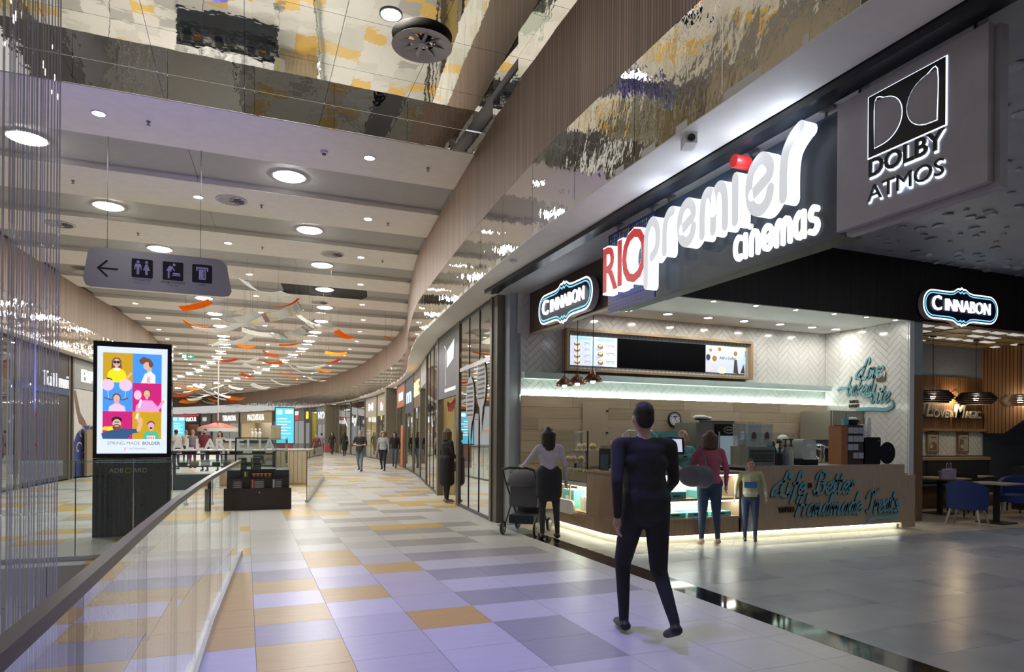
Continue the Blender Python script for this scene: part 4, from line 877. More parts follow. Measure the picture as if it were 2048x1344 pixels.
t = thing('coffee_brewer', 'black boxy hot-drink machine beside the sachet rack', 'machine', (YP(1690,900,8.2).x+.50,8.22,zt)); mb = MB(); mb.prism(rrect(-.16,.20,0,.46,.03), -.13, .13); mb.build('body', black, t, None, fr(), smooth=False); MB().lathe([(.001,0),(.02,.0)], n=10, cap=False).build('knob', steel, t, None, fr((.15,-.132,.40)))
for k, (x_, n_) in enumerate(((YP(1690,900,8.2).x+.44,5),(YP(1690,900,8.2).x+.56,9),)): 
    for j in range(n_): q = thing('paper_cup', 'upside-down white paper cup in a stack on the hot-drink machine', 'cup', (x_,8.22,zt+.461+j*.028), 0, 'stacked paper cups'); MB().lathe([(.048,0),(.034,.026),(.001,.026)] if j < n_-1 else [(.048,0),(.034,.11),(.001,.11)], n=14, cap=False).build('cup', white, q); MB().lathe([(.05,0),(.05,.008)], n=14).build('lip', white, q)
t = thing('utensil_cup', 'teal cup holding a few stirrers on the sachet rack', 'cup', (YP(1690,900,8.2).x,8.2,zt+.661)); MB().lathe([(.05,0),(.055,.11)], n=14).build('cup', tealbox, t); MB().tube([(0,0,.1),(.03,0,.2)], .006, 6).build('stirrer', black, t)
t = thing('lid_basket', 'dark basket of white lids on the sachet rack', 'basket', (YP(1690,900,8.2).x+.17,8.2,zt+.661)); MB().lathe([(.07,0),(.10,.09)], n=14).build('basket', black, t); MB().ell((0,0,.1),(.08,.08,.04),10,5).build('lids', white, t)
t = thing('round_tray', 'black round tray leaning on edge at the end of the counter', 'tray', (YP(1777,900,8.1).x,8.14,zt)); MB().lathe([(.001,0),(.175,0),(.19,.012),(.19,.02),(.001,.02)], n=32, cap=False).build('disc', black, t, None, fr((0,0,.19))); MB().lathe([(.001,0),(.018,0)], n=10, cap=False).build('emblem', steel, t, None, fr((.08,-.021,.25)))
bottle('soap_bottle', 'small green bottle beside the round tray', (YP(1745,900,8.1).x,8.12,zt+.002), [(.03,0),(.03,.10),(.012,.13)], pm('soap_green',(.05,.45,.05),.3), [(.02,0),(.02,.02)], .13)
t = thing('card_terminal', 'black payment terminal on the counter edge', 'terminal', (6.72,8.1,1.05), .3); MB().box((0,0,.03),(.1,.18,.05), Matrix.Rotation(.2,3,'X')).build('case', black, t); MB().mm(-.035,.035,0,.06,.06,.064).build('screen', glow('terminal_screen',(.4,.45,.5),.6), t)
# pendant lamps with copper shades
copper = pm('copper', (.30,.16,.11), .25, .9, .2, 14)
cl_ = None
for k, y_ in enumerate((10.02,9.56,9.04)):
    if cl_ is None:
        cl_ = thing('pendant_lamp', 'small ribbed copper pendant lamp hanging over the pastry display', 'lamp', (5.0,y_,2.40), 0, 'copper pendant lamps')
        MB().tube([(0,0,.16),(0,0,1.38)], .006, 6).build('cord', black, cl_); MB().lathe([(.155,0),(.15,.012),(.12,.05),(.085,.09),(.05,.115),(.045,.15),(.02,.17),(.001,.175)], n=20, cap=False).build('shade', copper, cl_)
        for j in range(12): a = 2*PI*j/12; MB().tube([(.14*math.cos(a),.14*math.sin(a),.03),(.10*math.cos(a+.3),.10*math.sin(a+.3),.08),(.05*math.cos(a+.6),.05*math.sin(a+.6),.12)], .006, 5).build('rib', copper, cl_)
        MB().ell((0,0,.0),(.04,.04,.03),10,6).build('bulb', glow('pendant_glow',(1,.85,.65),25), cl_)
    else: dup(cl_, (5.0,y_,2.40))
# notice panel on the plank wall
t = thing('access_door', 'plain pale hatch door with dark hinges set in the plank wall', 'door', (5.64,10.575,1.0)); MB().mm(0,.52,-.012,0,0,1.17).build('leaf', pm('hatch_beige',(.53,.43,.30),.5,var=.03), t, smooth=False)
for z in (.25,.6,1.0): MB().mm(.48,.53,-.02,-.012,z,z+.03).build('hinge', dark, t, smooth=False)
t = thing('wall_socket', 'black wall socket box on the planks behind the attendant', 'socket', (7.95,10.575,1.30)); MB().mm(-.05,.05,-.03,0,0,.14).build('case', black, t, smooth=False); MB().mm(-.02,.02,-.034,-.03,.03,.07).build('outlet', dark, t, smooth=False)
# ================================================================== BALUSTRADE, STRINGS, ADVERT, WAYFINDING
railm = pm('rail_metal', (.03,.03,.034), .3, 0., spec=.12); alu = pm('aluminium', (.55,.56,.56), .35, .7)
def balustrade(label, path, hgt=1.2, pitch=1.0, base=True, cap=railm, name='glass_balustrade'):
    t = thing(name, label, 'balustrade', (0,0,0)); P = [Vector(p) for p in path]; F_ = resample(P, pitch)
    if (F_[-1]-F_[-2]).length < .3: F_.pop(-2)
    for a, b in zip(F_, F_[1:]):
        d = (b-a).normalized(); n_ = Vector((-d.y,d.x))*.008; a2 = a+d*.006; b2 = b-d*.006
        MB().prism([(a2.x-n_.x,a2.y-n_.y),(b2.x-n_.x,b2.y-n_.y),(b2.x+n_.x,b2.y+n_.y),(a2.x+n_.x,a2.y+n_.y)], .02, hgt-.02).build('glass_pane', railglass, t, smooth=False)
        c = a; MB().prism([(c.x+d.x*s1*.003+n_.x*s2*.8, c.y+d.y*s1*.003+n_.y*s2*.8) for s1,s2 in ((-1,-1),(1,-1),(1,1),(-1,1))], .05, hgt-.02).build('pane_joint', dark, t, smooth=False)
    vs = [(p.x,p.y) for p in F_]
    def strip(w_, z0, z1, m, nm):
        L = []; R_ = []
        for i, p in enumerate(F_):
            d = (F_[min(i+1,len(F_)-1)]-F_[max(i-1,0)]).normalized(); n_ = Vector((-d.y,d.x))*w_/2; L.append(p+n_); R_.append(p-n_)
        mb = MB()
        for i in range(len(F_)-1): mb.prism([(R_[i].x,R_[i].y),(R_[i+1].x,R_[i+1].y),(L[i+1].x,L[i+1].y),(L[i].x,L[i].y)], z0, z1)
        mb.build(nm, m, t, smooth=False)
    strip(.034, hgt-.022, hgt+.010, cap, 'handrail')
    if base: strip(.075, 0, .055, alu, 'base_channel')
    return t
balustrade('clear glass balustrade with dark handrail along the near edge of the void', [(-.40,-1.2),(-.36,1.2),(-.34,3.5),(-.27,5.6),(-.13,8.0),(-.06,9.22)], base=True)
balustrade('clear glass balustrade across the far end of the void before the advertising totem', [(-4.9,9.42),(-.14,9.36)], cap=glassy('glass_edge', (.7,.85,.8), 1, .1))
balustrade('clear glass balustrade around the far café corner', [(1.30,15.6),(1.55,17.2),(2.05,20.5),(2.45,23.2),(2.75,26.5)], 1.15, 1.1, cap=glassy('glass_edge', (.7,.85,.8), 1, .1))
strm = glassy('acrylic_string', (.86,.86,.94), .9, .10, 1.4, (.70,.70,.80), .55)
rs = random.Random(21); sm = MB().tube([(0,0,-3.2),(0,0,6.585)], .0065, 6).mesh(strm, 'acrylic_string')
for k, u in enumerate([4,17,23,27,33,38,44,51,55,61,66,71,79,83,87,93,100,106,112,117]):
    p = at(u, 620, 6.0+rs.uniform(-.5,.5)); o = link('acrylic_string', sm, None, (p.x,p.y,0)); o.scale = (rs.choice([.7,.9,1,1.4]),)*2+(1,)
    tag(o, 'thin clear acrylic string hanging through the void', 'string', 'hanging acrylic strings')
# advertising totem
t = thing('advertising_totem', 'tall black advertising totem with a bright portrait screen of six photo squares', 'totem', (-2.08,11.3,0))
W_ = 1.03
MB().mm(0,W_,0,.22,1.17,2.90).build('screen_housing', pm('gloss_black',(.006,.006,.008),.08), t, smooth=False)
for a, b in ((0,.52),(.535,W_)): MB().mm(a,b,.01,.21,0,1.165).build('base_panel', pm('gloss_black2',(.012,.013,.018),.12), t, smooth=False)
S = MB().mm(.05,W_-.055,-.006,0,1.235,2.825).build('screen', black, t, smooth=False)
E = lambda n_, c, s=.62: glow('ad_'+n_, c, s)
wht = E('white',(.72,.82,1),.62); yl = E('ochre',(.60,.36,.02)); bl = E('blue',(.07,.32,.95)); mg = E('magenta',(.62,.02,.20)); sk_ = E('skin',(.75,.48,.38)); hb = E('hairbrown',(.18,.08,.05),.6); yw = E('yellow',(.85,.80,.02)); pk = E('pink',(.80,.38,.75)); lp = E('lightpink',(.85,.6,.8)); wh2 = E('cloth',(.85,.85,.88)); dkk = E('dark',(.03,.03,.04),.4); bp_ = E('plaid',(.04,.10,.25)); gr_ = E('green',(.1,.5,.3)); grt = E('greytext',(.22,.22,.28),.6)
SW, SH = .925, 1.59; c0, c1, c2 = .075, .46, .845; r0, r1, r2, r3 = .22, .63, 1.06, 1.50
Ly = [(R4(.003,SW-.003,.003,SH-.003), wht),(R4(c0,c1,r2,r3), yl),(R4(c1,c2,r2,r3), bl),(R4(c0,c1,r1,r2), bl),(R4(c1,c2,r1,r2), mg),(R4(c0,c1,r0,r1), mg),(R4(c1,c2,r0,r1), yl)]
def head(cx_, cy_, r, hair, long_=0, hat=None):
    q = []
    if long_: q.append(([(cx_-r*1.3,cy_-long_),(cx_+r*1.3,cy_-long_),(cx_+r*1.1,cy_+r*.6),(cx_+r*.5,cy_+r*1.4),(cx_-r*.5,cy_+r*1.4),(cx_-r*1.1,cy_+r*.6)], hair))
    else: q.append((circ(cx_,cy_+r*.35,r*1.12,r*1.2), hair))
    q += [(circ(cx_,cy_,r*.85,r*1.1), sk_),(R4(cx_-r*.3,cx_+r*.3,cy_-r*1.6,cy_-r*.7), sk_),(R4(cx_-r*.3,cx_+r*.3,cy_-r*.6,cy_-r*.48), mg)]
    return q
Ly += head(.25,1.35,.055,hb,.16)+[([(.12,1.06),(.40,1.06),(.36,1.22),(.30,1.27),(.20,1.27),(.14,1.2)], yw),(circ(.228,1.36,.022), dkk),(circ(.272,1.36,.022), dkk),([(.12,1.10),(.20,1.08),(.19,1.11),(.13,1.13)], dkk),(('line',[(.38,1.12),(.44,1.2)],.03), sk_),(circ(.235,1.255,.022), wh2),(circ(.275,1.255,.022), wh2)]
Ly += [([(.54,1.40),(.60,1.46),(.70,1.42),(.74,1.33),(.66,1.34),(.56,1.35)], hb)]+[(circ(.65,1.32,.05,.06), sk_),(circ(.70,1.35,.03,.05), hb),(R4(.65,.71,1.20,1.29), sk_),([(.57,1.06),(.76,1.06),(.76,1.18),(.70,1.24),(.62,1.2)], wh2),(('line',[(.67,1.07),(.67,1.14)],.04), sk_)]
Ly += [(circ(.14,1.02,.08,.088), lp),(circ(.37,1.02,.085,.09), lp),(('line',[(.14,.93),(.15,.82)],.004), wh2),(('line',[(.37,.93),(.36,.82)],.004), wh2),(('line',[(.10,.83),(.18,.80),(.22,.81)],.018), hb),(('line',[(.40,.83),(.33,.80),(.29,.81)],.018), hb)]+head(.255,.82,.05,hb)+[(circ(.255,.75,.035,.025), pk),([(.15,.63),(.37,.63),(.36,.70),(.29,.74),(.22,.74),(.16,.70)], lp)]
Ly += head(.65,.90,.05,hb)+[([(.50,.63),(.82,.63),(.80,.70),(.72,.80),(.58,.80),(.51,.72)], pk),(('line',[(.55,.70),(.57,.80)],.03), wh2),(circ(.53,.88,.05,.07), lp),(('line',[(.80,.68),(.86,.77)],.04), pk),(circ(.87,.79,.02,.025), sk_)]
Ly += [([(.06,.36),(.2,.33),(.33,.37),(.3,.41),(.1,.40)], yw),([(.08,.22),(.40,.22),(.46,.30),(.55,.32),(.56,.37),(.44,.37),(.30,.38),(.16,.34),(.06,.30)], bp_)]+[(circ(.26,.50,.07,.05), dkk),(circ(.26,.45,.055,.065), sk_),(circ(.26,.39,.055,.05), hb),(R4(.235,.285,.405,.418), wh2),(('line',[(.235,.47),(.285,.47)],.012), dkk),(('line',[(.54,.35),(.57,.45)],.045), sk_),(circ(.56,.50,.035,.04), sk_),([(.50,.53),(.53,.52),(.55,.60),(.52,.61)], wht)]
Ly += head(.71,.42,.048,hb)+[(circ(.71,.43,.05,.025), pk),(circ(.71,.385,.02,.015), dkk),([(.60,.22),(.82,.22),(.80,.32),(.76,.34),(.66,.34),(.62,.32)], gr_),([(.66,.22),(.76,.22),(.77,.27),(.65,.27)], wh2)]+[(R4(.665+.025*k,.677+.025*k,.222,.258), mg) for k in range(4)]
flat(Ly, 'screen_image', fr((.05,-.0075,1.235)), S, .0003)
text('screen_text', 'SPRING MADE', .068, .0003, grt, fr((.05+.57,-.030,1.235+.155)), S, align='RIGHT'); text('screen_text', 'BOLDER', .064, .0003, grt, fr((.05+.595,-.030,1.235+.155)), S, bold=.002, align='LEFT')
text('screen_text', 'NICOSIAMALL', .038, .0003, grt, fr((.05+.54,-.030,1.235+.075)), S)
flat([(('line',[(0,0),(.03,0),(.03,.03)],.008), pk),(('line',[(0,-.03),(0,.02)],.008), mg)], 'screen_logo', fr((.05+.37,-.030,1.235+.075)), S)
text('base_lettering', 'ADB', .095, .002, pm('grey_letter',(.45,.45,.46),.4), fr((.40,.006,.98)), t, align='RIGHT'); text('base_lettering', 'ARD', .095, .002, pm('grey_letter',(.45,.45,.46),.4), fr((.52,.006,.98)), t, align='LEFT')
flat([(('line',[(0,0),(.06,0),(.06,.06),(0,.06),(0,0)],.012), pm('gold_letter',(.35,.28,.03),.4))], 'base_emblem', fr((.43,.005,.95)), t)
# hanging wayfinding sign (brushed steel)
t = thing('wayfinding_sign', 'brushed steel hanging direction sign with three black pictograms and an arrow', 'sign', (-2.36,12.03,3.83))
bs = pm('brushed_sign', (.50,.49,.53), .28, .85, .05, 3, .0, stretch=(1,1,60))
out = [(.10,.0),(1.98,.0),(2.09,.02),(2.13,.10),(2.05,.52),(1.98,.60),(1.88,.62),(.18,.62),(.10,.60),(.06,.54),(0,.12),(.03,.03)]
cc = []
for i in range(len(out)): cc.append(out[i])
mb = MB(); mb.prism(cc, -.03, .0); mb.build('plate', bs, t, None, fr(), smooth=False)
for x_ in (.32,1.65): MB().tube([(x_,.015,.62),(x_,.015,2.39)], .004, 6).build('wire', dark, t)
lay = [(('line',[(.20,.30),(.46,.30)],.03), black),(('line',[(.32,.42),(.20,.30),(.32,.18)],.03), black)]
lay[1] = (('line',[(.32,.42),(.20,.30)],.03), black); lay.append((('line',[(.20,.30),(.32,.18)],.03), black))
for x_ in (.66,1.10,1.53): lay.append((rrect(x_,x_+.30,.20,.50,.02), black))
pw = pm('pictogram', (.55,.54,.58), .4)
lay += [(circ(.75,.45,.022), pw),([(.72,.36),(.78,.36),(.79,.42),(.71,.42)], pw),(R4(.732,.768,.25,.37), pw),(('line',[(.712,.40),(.705,.33)],.014), pw),(('line',[(.788,.40),(.795,.33)],.014), pw),
        (circ(.87,.45,.022), pw),([(.82,.32),(.92,.32),(.885,.42),(.855,.42)], pw),(R4(.852,.888,.25,.33), pw),
        (circ(1.265,.455,.022), pw),([(1.15,.35),(1.22,.34),(1.25,.42),(1.20,.44)], pw),(R4(1.175,1.20,.23,.36), pw),(('line',[(1.23,.42),(1.27,.36)],.016), pw),(R4(1.24,1.36,.275,.29), pw),(('line',[(1.26,.31),(1.32,.31)],.03), pw),(circ(1.34,.31,.015), pw),
        (R4(1.59,1.77,.43,.455), pw),(R4(1.59,1.61,.39,.43), pw),(R4(1.75,1.77,.39,.43), pw),(R4(1.63,1.735,.25,.42), pw),(R4(1.70,1.714,.27,.40), black),(R4(1.645,1.66,.27,.29), black)]
flat(lay[:3], 'arrow', fr((0,-.003,0)), t, .0004); flat(lay[3:], 'pictograms', fr((0,-.003,0)), t, .0004)
for s_, x_, c in (('ΤΟΥΑΛΕΤΕΣ',.81,dark),('ΔΙΕΥΚΟΛΥΝΣΕΙΣ',1.25,dark),('ATM',1.68,dark)): text('caption', s_, .045, .0005, c, fr((x_,-.004,.165)), t)
for s_, x_ in (('RESTROOMS',.81),('FACILITIES',1.25)): text('caption', s_, .045, .0005, pm('caption_grey',(.33,.33,.37),.4), fr((x_,-.004,.115)), t)
# ================================================================== KIOSKS
wenge = pm('wenge', (.028,.020,.018), .4, var=.2, scale=5, stretch=(1,1,10))
t = thing('snack_kiosk', 'dark stepped wooden snack kiosk with a glass hood', 'kiosk', (-.55,14.32,0))
KB = MB().mm(0,1.44,0,1.1,0,.44).build('base_cabinet', wenge, t, smooth=False); MB().lathe([(.001,0),(.015,0),(.015,.01)], n=10, cap=False).build('lock', steel, KB, None, fr((.82,-.011,.36)))
MB().mm(.22,1.40,.10,1.08,.44,.66).build('step', wenge, t, smooth=False); MB().mm(.18,1.15,.22,1.06,.66,.82).build('step', wenge, t, smooth=False); MB().mm(1.10,1.40,.15,1.06,.66,.80).build('step', dark, t, smooth=False)
for b_ in ((.36,1.38,.30,.306,.82,1.46),(.36,1.38,1.04,1.046,.82,1.46),(.36,.366,.30,1.046,.82,1.46),(1.374,1.38,.30,1.046,.80,1.46),(.36,1.38,.30,1.046,1.455,1.461)): MB().mm(*b_).build('glass_pane', glass, t, smooth=False)
MB().tube([(.37,.30,.82),(.37,.30,1.46)], .014, 6).build('frame_bar', black, t); MB().tube([(.37,.30,1.46),(1.0,.30,1.46)], .014, 6).build('frame_bar', black, t)
pk1 = pm('pack_black', (.05,.05,.055), .3); pg = pm('pack_green', (.35,.45,.08), .4); po = pm('pack_orange', (.55,.12,.04), .4); pw_ = pm('pack_print', (.45,.45,.47), .4)
def packet(label, x, y, z, w_, h_, acc, grp):
    q = thing('snack_packet', label, 'packet', (-.55+x,14.32+y,z), 0, grp); MB().mm(0,w_,0,.08,0,h_).build('box', pk1, q, smooth=False)
    flat([(R4(.02,.05,.01,h_-.01), acc)]+[(R4(.07,w_-.02,.02+k*.035,.03+k*.035), pw_) for k in range(max(1,int((h_-.02)/.035)))], 'print', fr((0,-.002,0)), q)
for x, y, z, w_, h_, a, gname in ((.26,.11,.662,.14,.13,pg,'mid'),(.52,.11,.662,.10,.12,pg,'mid'),(.40,.40,.822,.18,.12,pg,'glass'),(.66,.40,.822,.20,.12,pg,'glass'),(.42,.62,.822,.16,.22,pg,'glass'),(.66,.62,.822,.18,.22,pg,'glass')):
    packet({'mid':'black snack box with green stripe on the kiosk middle step','glass':'black snack box with green stripe behind the kiosk glass'}[gname], x, y, z, w_, h_, a, 'snack boxes '+gname)
for x, w_, a, lb in ((.24,.26,po,'black snack bag with an orange stripe on the kiosk bottom step'),(.66,.26,po,'black snack bag with a red spot at the middle of the kiosk bottom step'),(1.06,.2,pw_,'black patterned snack bag at the right end of the kiosk bottom step')): packet(lb, x, .005, .442, w_, .18, a, None)
for k in range(5): q = thing('snack_cup', 'small brown snack tub on the kiosk step', 'tub', (-.55+.72+k*.075,14.32+.14,.664), 0, 'brown snack tubs'); MB().lathe([(.03,0),(.036,.06)], n=10).build('tub', pm('tub_brown',(.3,.13,.06),.5), q); MB().lathe([(.038,.06),(.038,.07)], n=10).build('lid', pm('tub_tan',(.5,.36,.22),.5), q)
# jewellery kiosk with white standing letters
t = thing('letter_kiosk', 'dark-framed island kiosk with glass shelves', 'kiosk', (YP(346,900,20).x,20.0,0))
fm = pm('kiosk_navy', (.02,.03,.045), .35); MB().mm(0,2.6,0,.9,0,.42).build('plinth', fm, t, smooth=False)
for z in (.62,.95,1.06): MB().mm(0,2.62,0,.92,z,z+.03).build('shelf', top_w if z > 1 else fm, t, smooth=False)
for x_ in (0,1.28,2.54): MB().mm(x_,x_+.07,0,.07,.42,1.06).build('post', fm, t, smooth=False)
for k in range(9): MB().mm(.12+k*.28,.32+k*.28,.15,.6,.655,.74+.02*(k%3)).build('tray', [fm, pm('tray_tan',(.32,.2,.1),.5), pm('tray_white',(.6,.6,.6),.5)][k%3], t, smooth=False)
for k in range(4): MB().mm(.2+k*.6,.55+k*.6,.2,.6,.985,1.04).build('tray', pm('tray_tan',(.32,.2,.1),.5), t, smooth=False)
for k, ch in enumerate('ALLARTELIA'):
    me = text_mesh(ch, .42, .03, pm('letter_paint',(.62,.62,.64),.5), bold=.012); o = link('letter', me, None, None, fr((YP(356,900,20.2).x+k*.262,20.18+.25*(k%2),1.225)))
    o['label'] = 'white standing block letter %s on the island kiosk shelf' % ch; o['category'] = 'letter'
    if ch in 'AL': o['group'] = 'standing letters '+ch
# cafe: beige counter, chairs, red lamp, blue screens
t = thing('cafe_counter', 'pale wood slatted café counter behind the glass balustrade', 'counter', (1.35,21.0,0), -.13)
MB().mm(-.85,.62,.1,.7,0,1.05).build('body', pm('pale_wood',(.60,.50,.34),.5), t, smooth=False); MB().mm(-.9,.66,.06,.74,1.05,1.09).build('worktop', white, t, smooth=False)
for k in range(12): MB().mm(-.85+k*.123,-.85+k*.123+.108,.07,.10,.05,1.03).build('slat', pm('pale_wood',(.60,.50,.34),.5), t, smooth=False)
def info_totem(label, loc, rz=0.):
    t = thing('info_screen', label, 'screen', loc, rz); MB().mm(-.42,.42,0,.1,1.1,2.72).build('housing', black, t, smooth=False); MB().mm(-.3,.3,0,.1,0,1.1).build('stand', pm('stand_red',(.28,.03,.03),.5), t, smooth=False)
    flat([(R4(-.38,.38,1.14,2.68), glow('info_teal',(.06,.33,.45),1.0)),(R4(-.34,-.1,2.4,2.6), glow('info_teal2',(.25,.55,.65),1)),(R4(.02,.34,2.44,2.6), glow('info_white',(.8,.9,.95),1))]+[(R4(-.3,.1+.15*(k%2),2.2-k*.13,2.23-k*.13), glow('info_white',(.8,.9,.95),1)) for k in range(6)], 'display', fr((0,-.003,0)), t)
p = at(569,900,29); info_totem('turquoise information screen on a red stand beyond the café', (p.x,p.y,0), -.1)
p = at(357,900,46); info_totem('turquoise information screen on a stand near the far red shopfront', (p.x,p.y,0), .0)
p = at(436,855,34); t = thing('canopy_lamp', 'wide flat red and white lamp shade hanging above the kiosk', 'lamp', (p.x,p.y,p.z)); MB().lathe([(.95,-.12),(.95,0),(.25,.22),(.08,.25),(.08,.35)], n=28).build('shade', pm('shade_red',(.5,.06,.03),.5), t); MB().lathe([(.96,-.2),(.96,-.01)], n=28).build('skirt', white, t); MB().tube([(0,0,.35),(0,0,6.2-p.z)], .03, 8).build('rod', white, t)
p = at(520,930,24); 
def cafe_chair(label, loc, rz, grp=None):
    t = thing('cafe_chair', label, 'chair', loc, rz, grp); MB().mm(-.21,.21,-.21,.21,.44,.47).build('seat', dark, t, smooth=False); MB().mm(-.2,.2,.19,.215,.6,.86).build('backrest', dark, t, smooth=False)
    for a in (-1,1):
        for b in (-1,1): MB().tube([(a*.19,b*.19,0),(a*.17,b*.18,.86 if b > 0 else .44)], .013, 6).build('leg', dark, t)
    return t
for k, (u, v) in enumerate(((520,935),(545,930),(560,940),(532,925))): p = at(u,900,21+k*1.1); cafe_chair('dark slim café chair beyond the snack kiosk', (p.x,p.y,0), k*1.3, 'café chairs')
for k, (u, t_) in enumerate(((473,26),(512,25))): 
    p = at(u,900,t_); t = thing('cafe_cabinet', ('beige café cabinet with dark top beside the letters kiosk','beige café cabinet with dark top behind the snack kiosk')[k], 'cabinet', (p.x,p.y,0)); MB().mm(-.5,.5,-.3,.3,0,1.2).build('body', pm('cab_beige',(.42,.38,.32),.5), t, smooth=False); MB().mm(-.52,.52,-.32,.32,1.2,1.3).build('top', dark, t, smooth=False); MB().mm(-.45,.45,-.31,-.30,.15,1.1).build('door', pm('cab_beige2',(.48,.44,.38),.5), t, smooth=False)
p = at(552,866,18); t = thing('notice_board', 'freestanding grey notice board with a yellow band', 'board', (p.x,p.y,0)); MB().mm(-.13,.13,-.01,.01,1.38,1.78).build('sheet', pm('notice_grey',(.42,.41,.45),.5), t, smooth=False); flat([(R4(-.05,.02,1.42,1.72), pm('notice_yellow',(.5,.45,.05),.5))], 'print', fr((0,-.012,0)), t); MB().tube([(0,0,.02),(0,0,1.38)], .012, 6).build('pole', steel, t); MB().lathe([(.15,0),(.15,.02)], n=14).build('foot', steel, t)
# ================================================================== HANGING PAPER SHEETS
orange = thin_sheet('sheet_orange', (.85,.27,.03)); swhite = thin_sheet('sheet_white', (.86,.85,.82)); sclear = glassy('sheet_clear', (.75,.77,.74), 1, .12, 1.45, (.6,.6,.56), .35); scoral = thin_sheet('sheet_coral', (.75,.15,.06))
rh = random.Random(4)
def sheet(u, v, z, Lpx, kind, yaw, pitch_, Wf=.45, bend=.4):
    g = G(u, v, z); t_ = g.x*F2[0]+g.y*F2[1]; L = Lpx*t_/FPX*1.5; Wd = max(.14, L*Wf); n = 8; th = .012; vs = []; fs = []
    for i in range(n+1):
        s = (i/n-.5); a = bend*2*s; x = L*math.sin(a)/(2*bend) if bend else L*s; zz = L*(1-math.cos(a))/(2*bend) if bend else 0
        for yy in (-Wd/2, Wd/2):
            for dz in (0, th): vs.append((x, yy, zz+dz))
    for i in range(n):
        k = i*4; fs += [(k,k+2,k+6,k+4),(k+1,k+5,k+7,k+3),(k,k+4,k+5,k+1),(k+2,k+3,k+7,k+6)]
    fs += [(0,1,3,2),(n*4,n*4+2,n*4+3,n*4+1)]
    lab = {'o':'curved orange paper sheet hanging from wires','w':'curved white paper sheet hanging from wires','c':'curved clear plastic sheet hanging from wires','r':'narrow coral paper sheet hanging from wires'}[kind]
    t = thing('hanging_sheet', lab+' under the corridor ceiling', 'sheet', g, 0, {'o':'orange hanging sheets','w':'white hanging sheets','c':'clear hanging sheets','r':'coral hanging sheets'}[kind])
    M = Matrix.Rotation(yaw,4,'Z') @ Matrix.Rotation(pitch_,4,'Y') @ Matrix.Rotation(rh.uniform(-.3,.5),4,'X')
    MB().add(vs, fs).build('sheet', {'o':orange,'w':swhite,'c':sclear,'r':scoral}[kind], t, None, M)
    for s in (-.35,.35):
        q = M @ Vector((L*s,0,.02)); MB().tube([q,(q.x,q.y,6.22-z)], .0025, 4).build('wire', dark, t)
for a in ((392,613,5.2,40,'o'),(390,654,5.0,34,'o'),(578,690,5.0,25,'o'),(689,673,5.1,28,'o'),(493,695,5.0,24,'o'),(545,727,5.0,28,'o'),(491,759,4.8,20,'o'),(648,742,4.9,18,'o'),(572,748,4.9,16,'o'),(522,738,5.0,14,'o'),(672,709,5.0,28,'o'),(590,757,4.8,18,'o'),(777,676,5.2,12,'o'),(575,611,5.4,36,'r'),(457,722,5.0,22,'r'),(540,710,5.0,22,'r'),(664,725,4.9,24,'r'),(495,752,4.9,20,'r'),
  (447,660,4.9,75,'w'),(482,683,4.9,50,'w'),(552,632,5.2,70,'c'),(592,667,5.0,66,'c'),(640,655,4.6,42,'c'),(606,745,4.7,40,'w'),(622,736,4.7,38,'w'),(506,735,4.8,26,'w'),(500,723,4.9,24,'w'),(525,586,5.3,64,'w'),(633,762,4.8,24,'w'),(470,625,5.1,42,'c'),(520,657,5.0,36,'c'),(515,668,5.0,40,'w'),(430,690,5.0,30,'c'),(625,648,5.2,44,'c'),(586,715,5.0,40,'c'),(420,578,5.4,50,'w'),(480,640,4.7,50,'c'),(560,768,4.7,26,'w'),(520,775,4.7,24,'w')):
    sheet(*a, rh.uniform(-.5,.5), rh.uniform(-.35,.35), rh.uniform(.3,.55), rh.uniform(.15,.55))
for k in range(26): sheet(360+(k*37)%120, 772+k*1.6, 4.6+.02*k, rh.uniform(14,26), rh.choice('oowwwwcr'), rh.uniform(-.6,.6), rh.uniform(-.4,.4), .45, .3)
for p, lb in (((376,713),'green and white exit sign hanging under the ceiling behind the totem'),): g = G(*p,5.3); t = thing('exit_sign', lb, 'sign', g); MB().mm(-.28,.28,0,.03,-.11,.11).build('case', pm('exit_green',(.05,.25,.16),.4,emit=(.06,.3,.2),es=.4), t, smooth=False); flat([(R4(-.25,-.08,-.08,.08), glow('exit_white',(.8,.9,.85),.6)),([(.0,-.02),(.1,-.02),(.1,-.06),(.2,0),(.1,.06),(.1,.02),(0,.02)], glow('exit_white',(.8,.9,.85),.6))], 'symbol', fr((0,-.002,0)), t); MB().tube([(0,.015,.11),(0,.015,.9)], .006, 5).build('rod', dark, t)
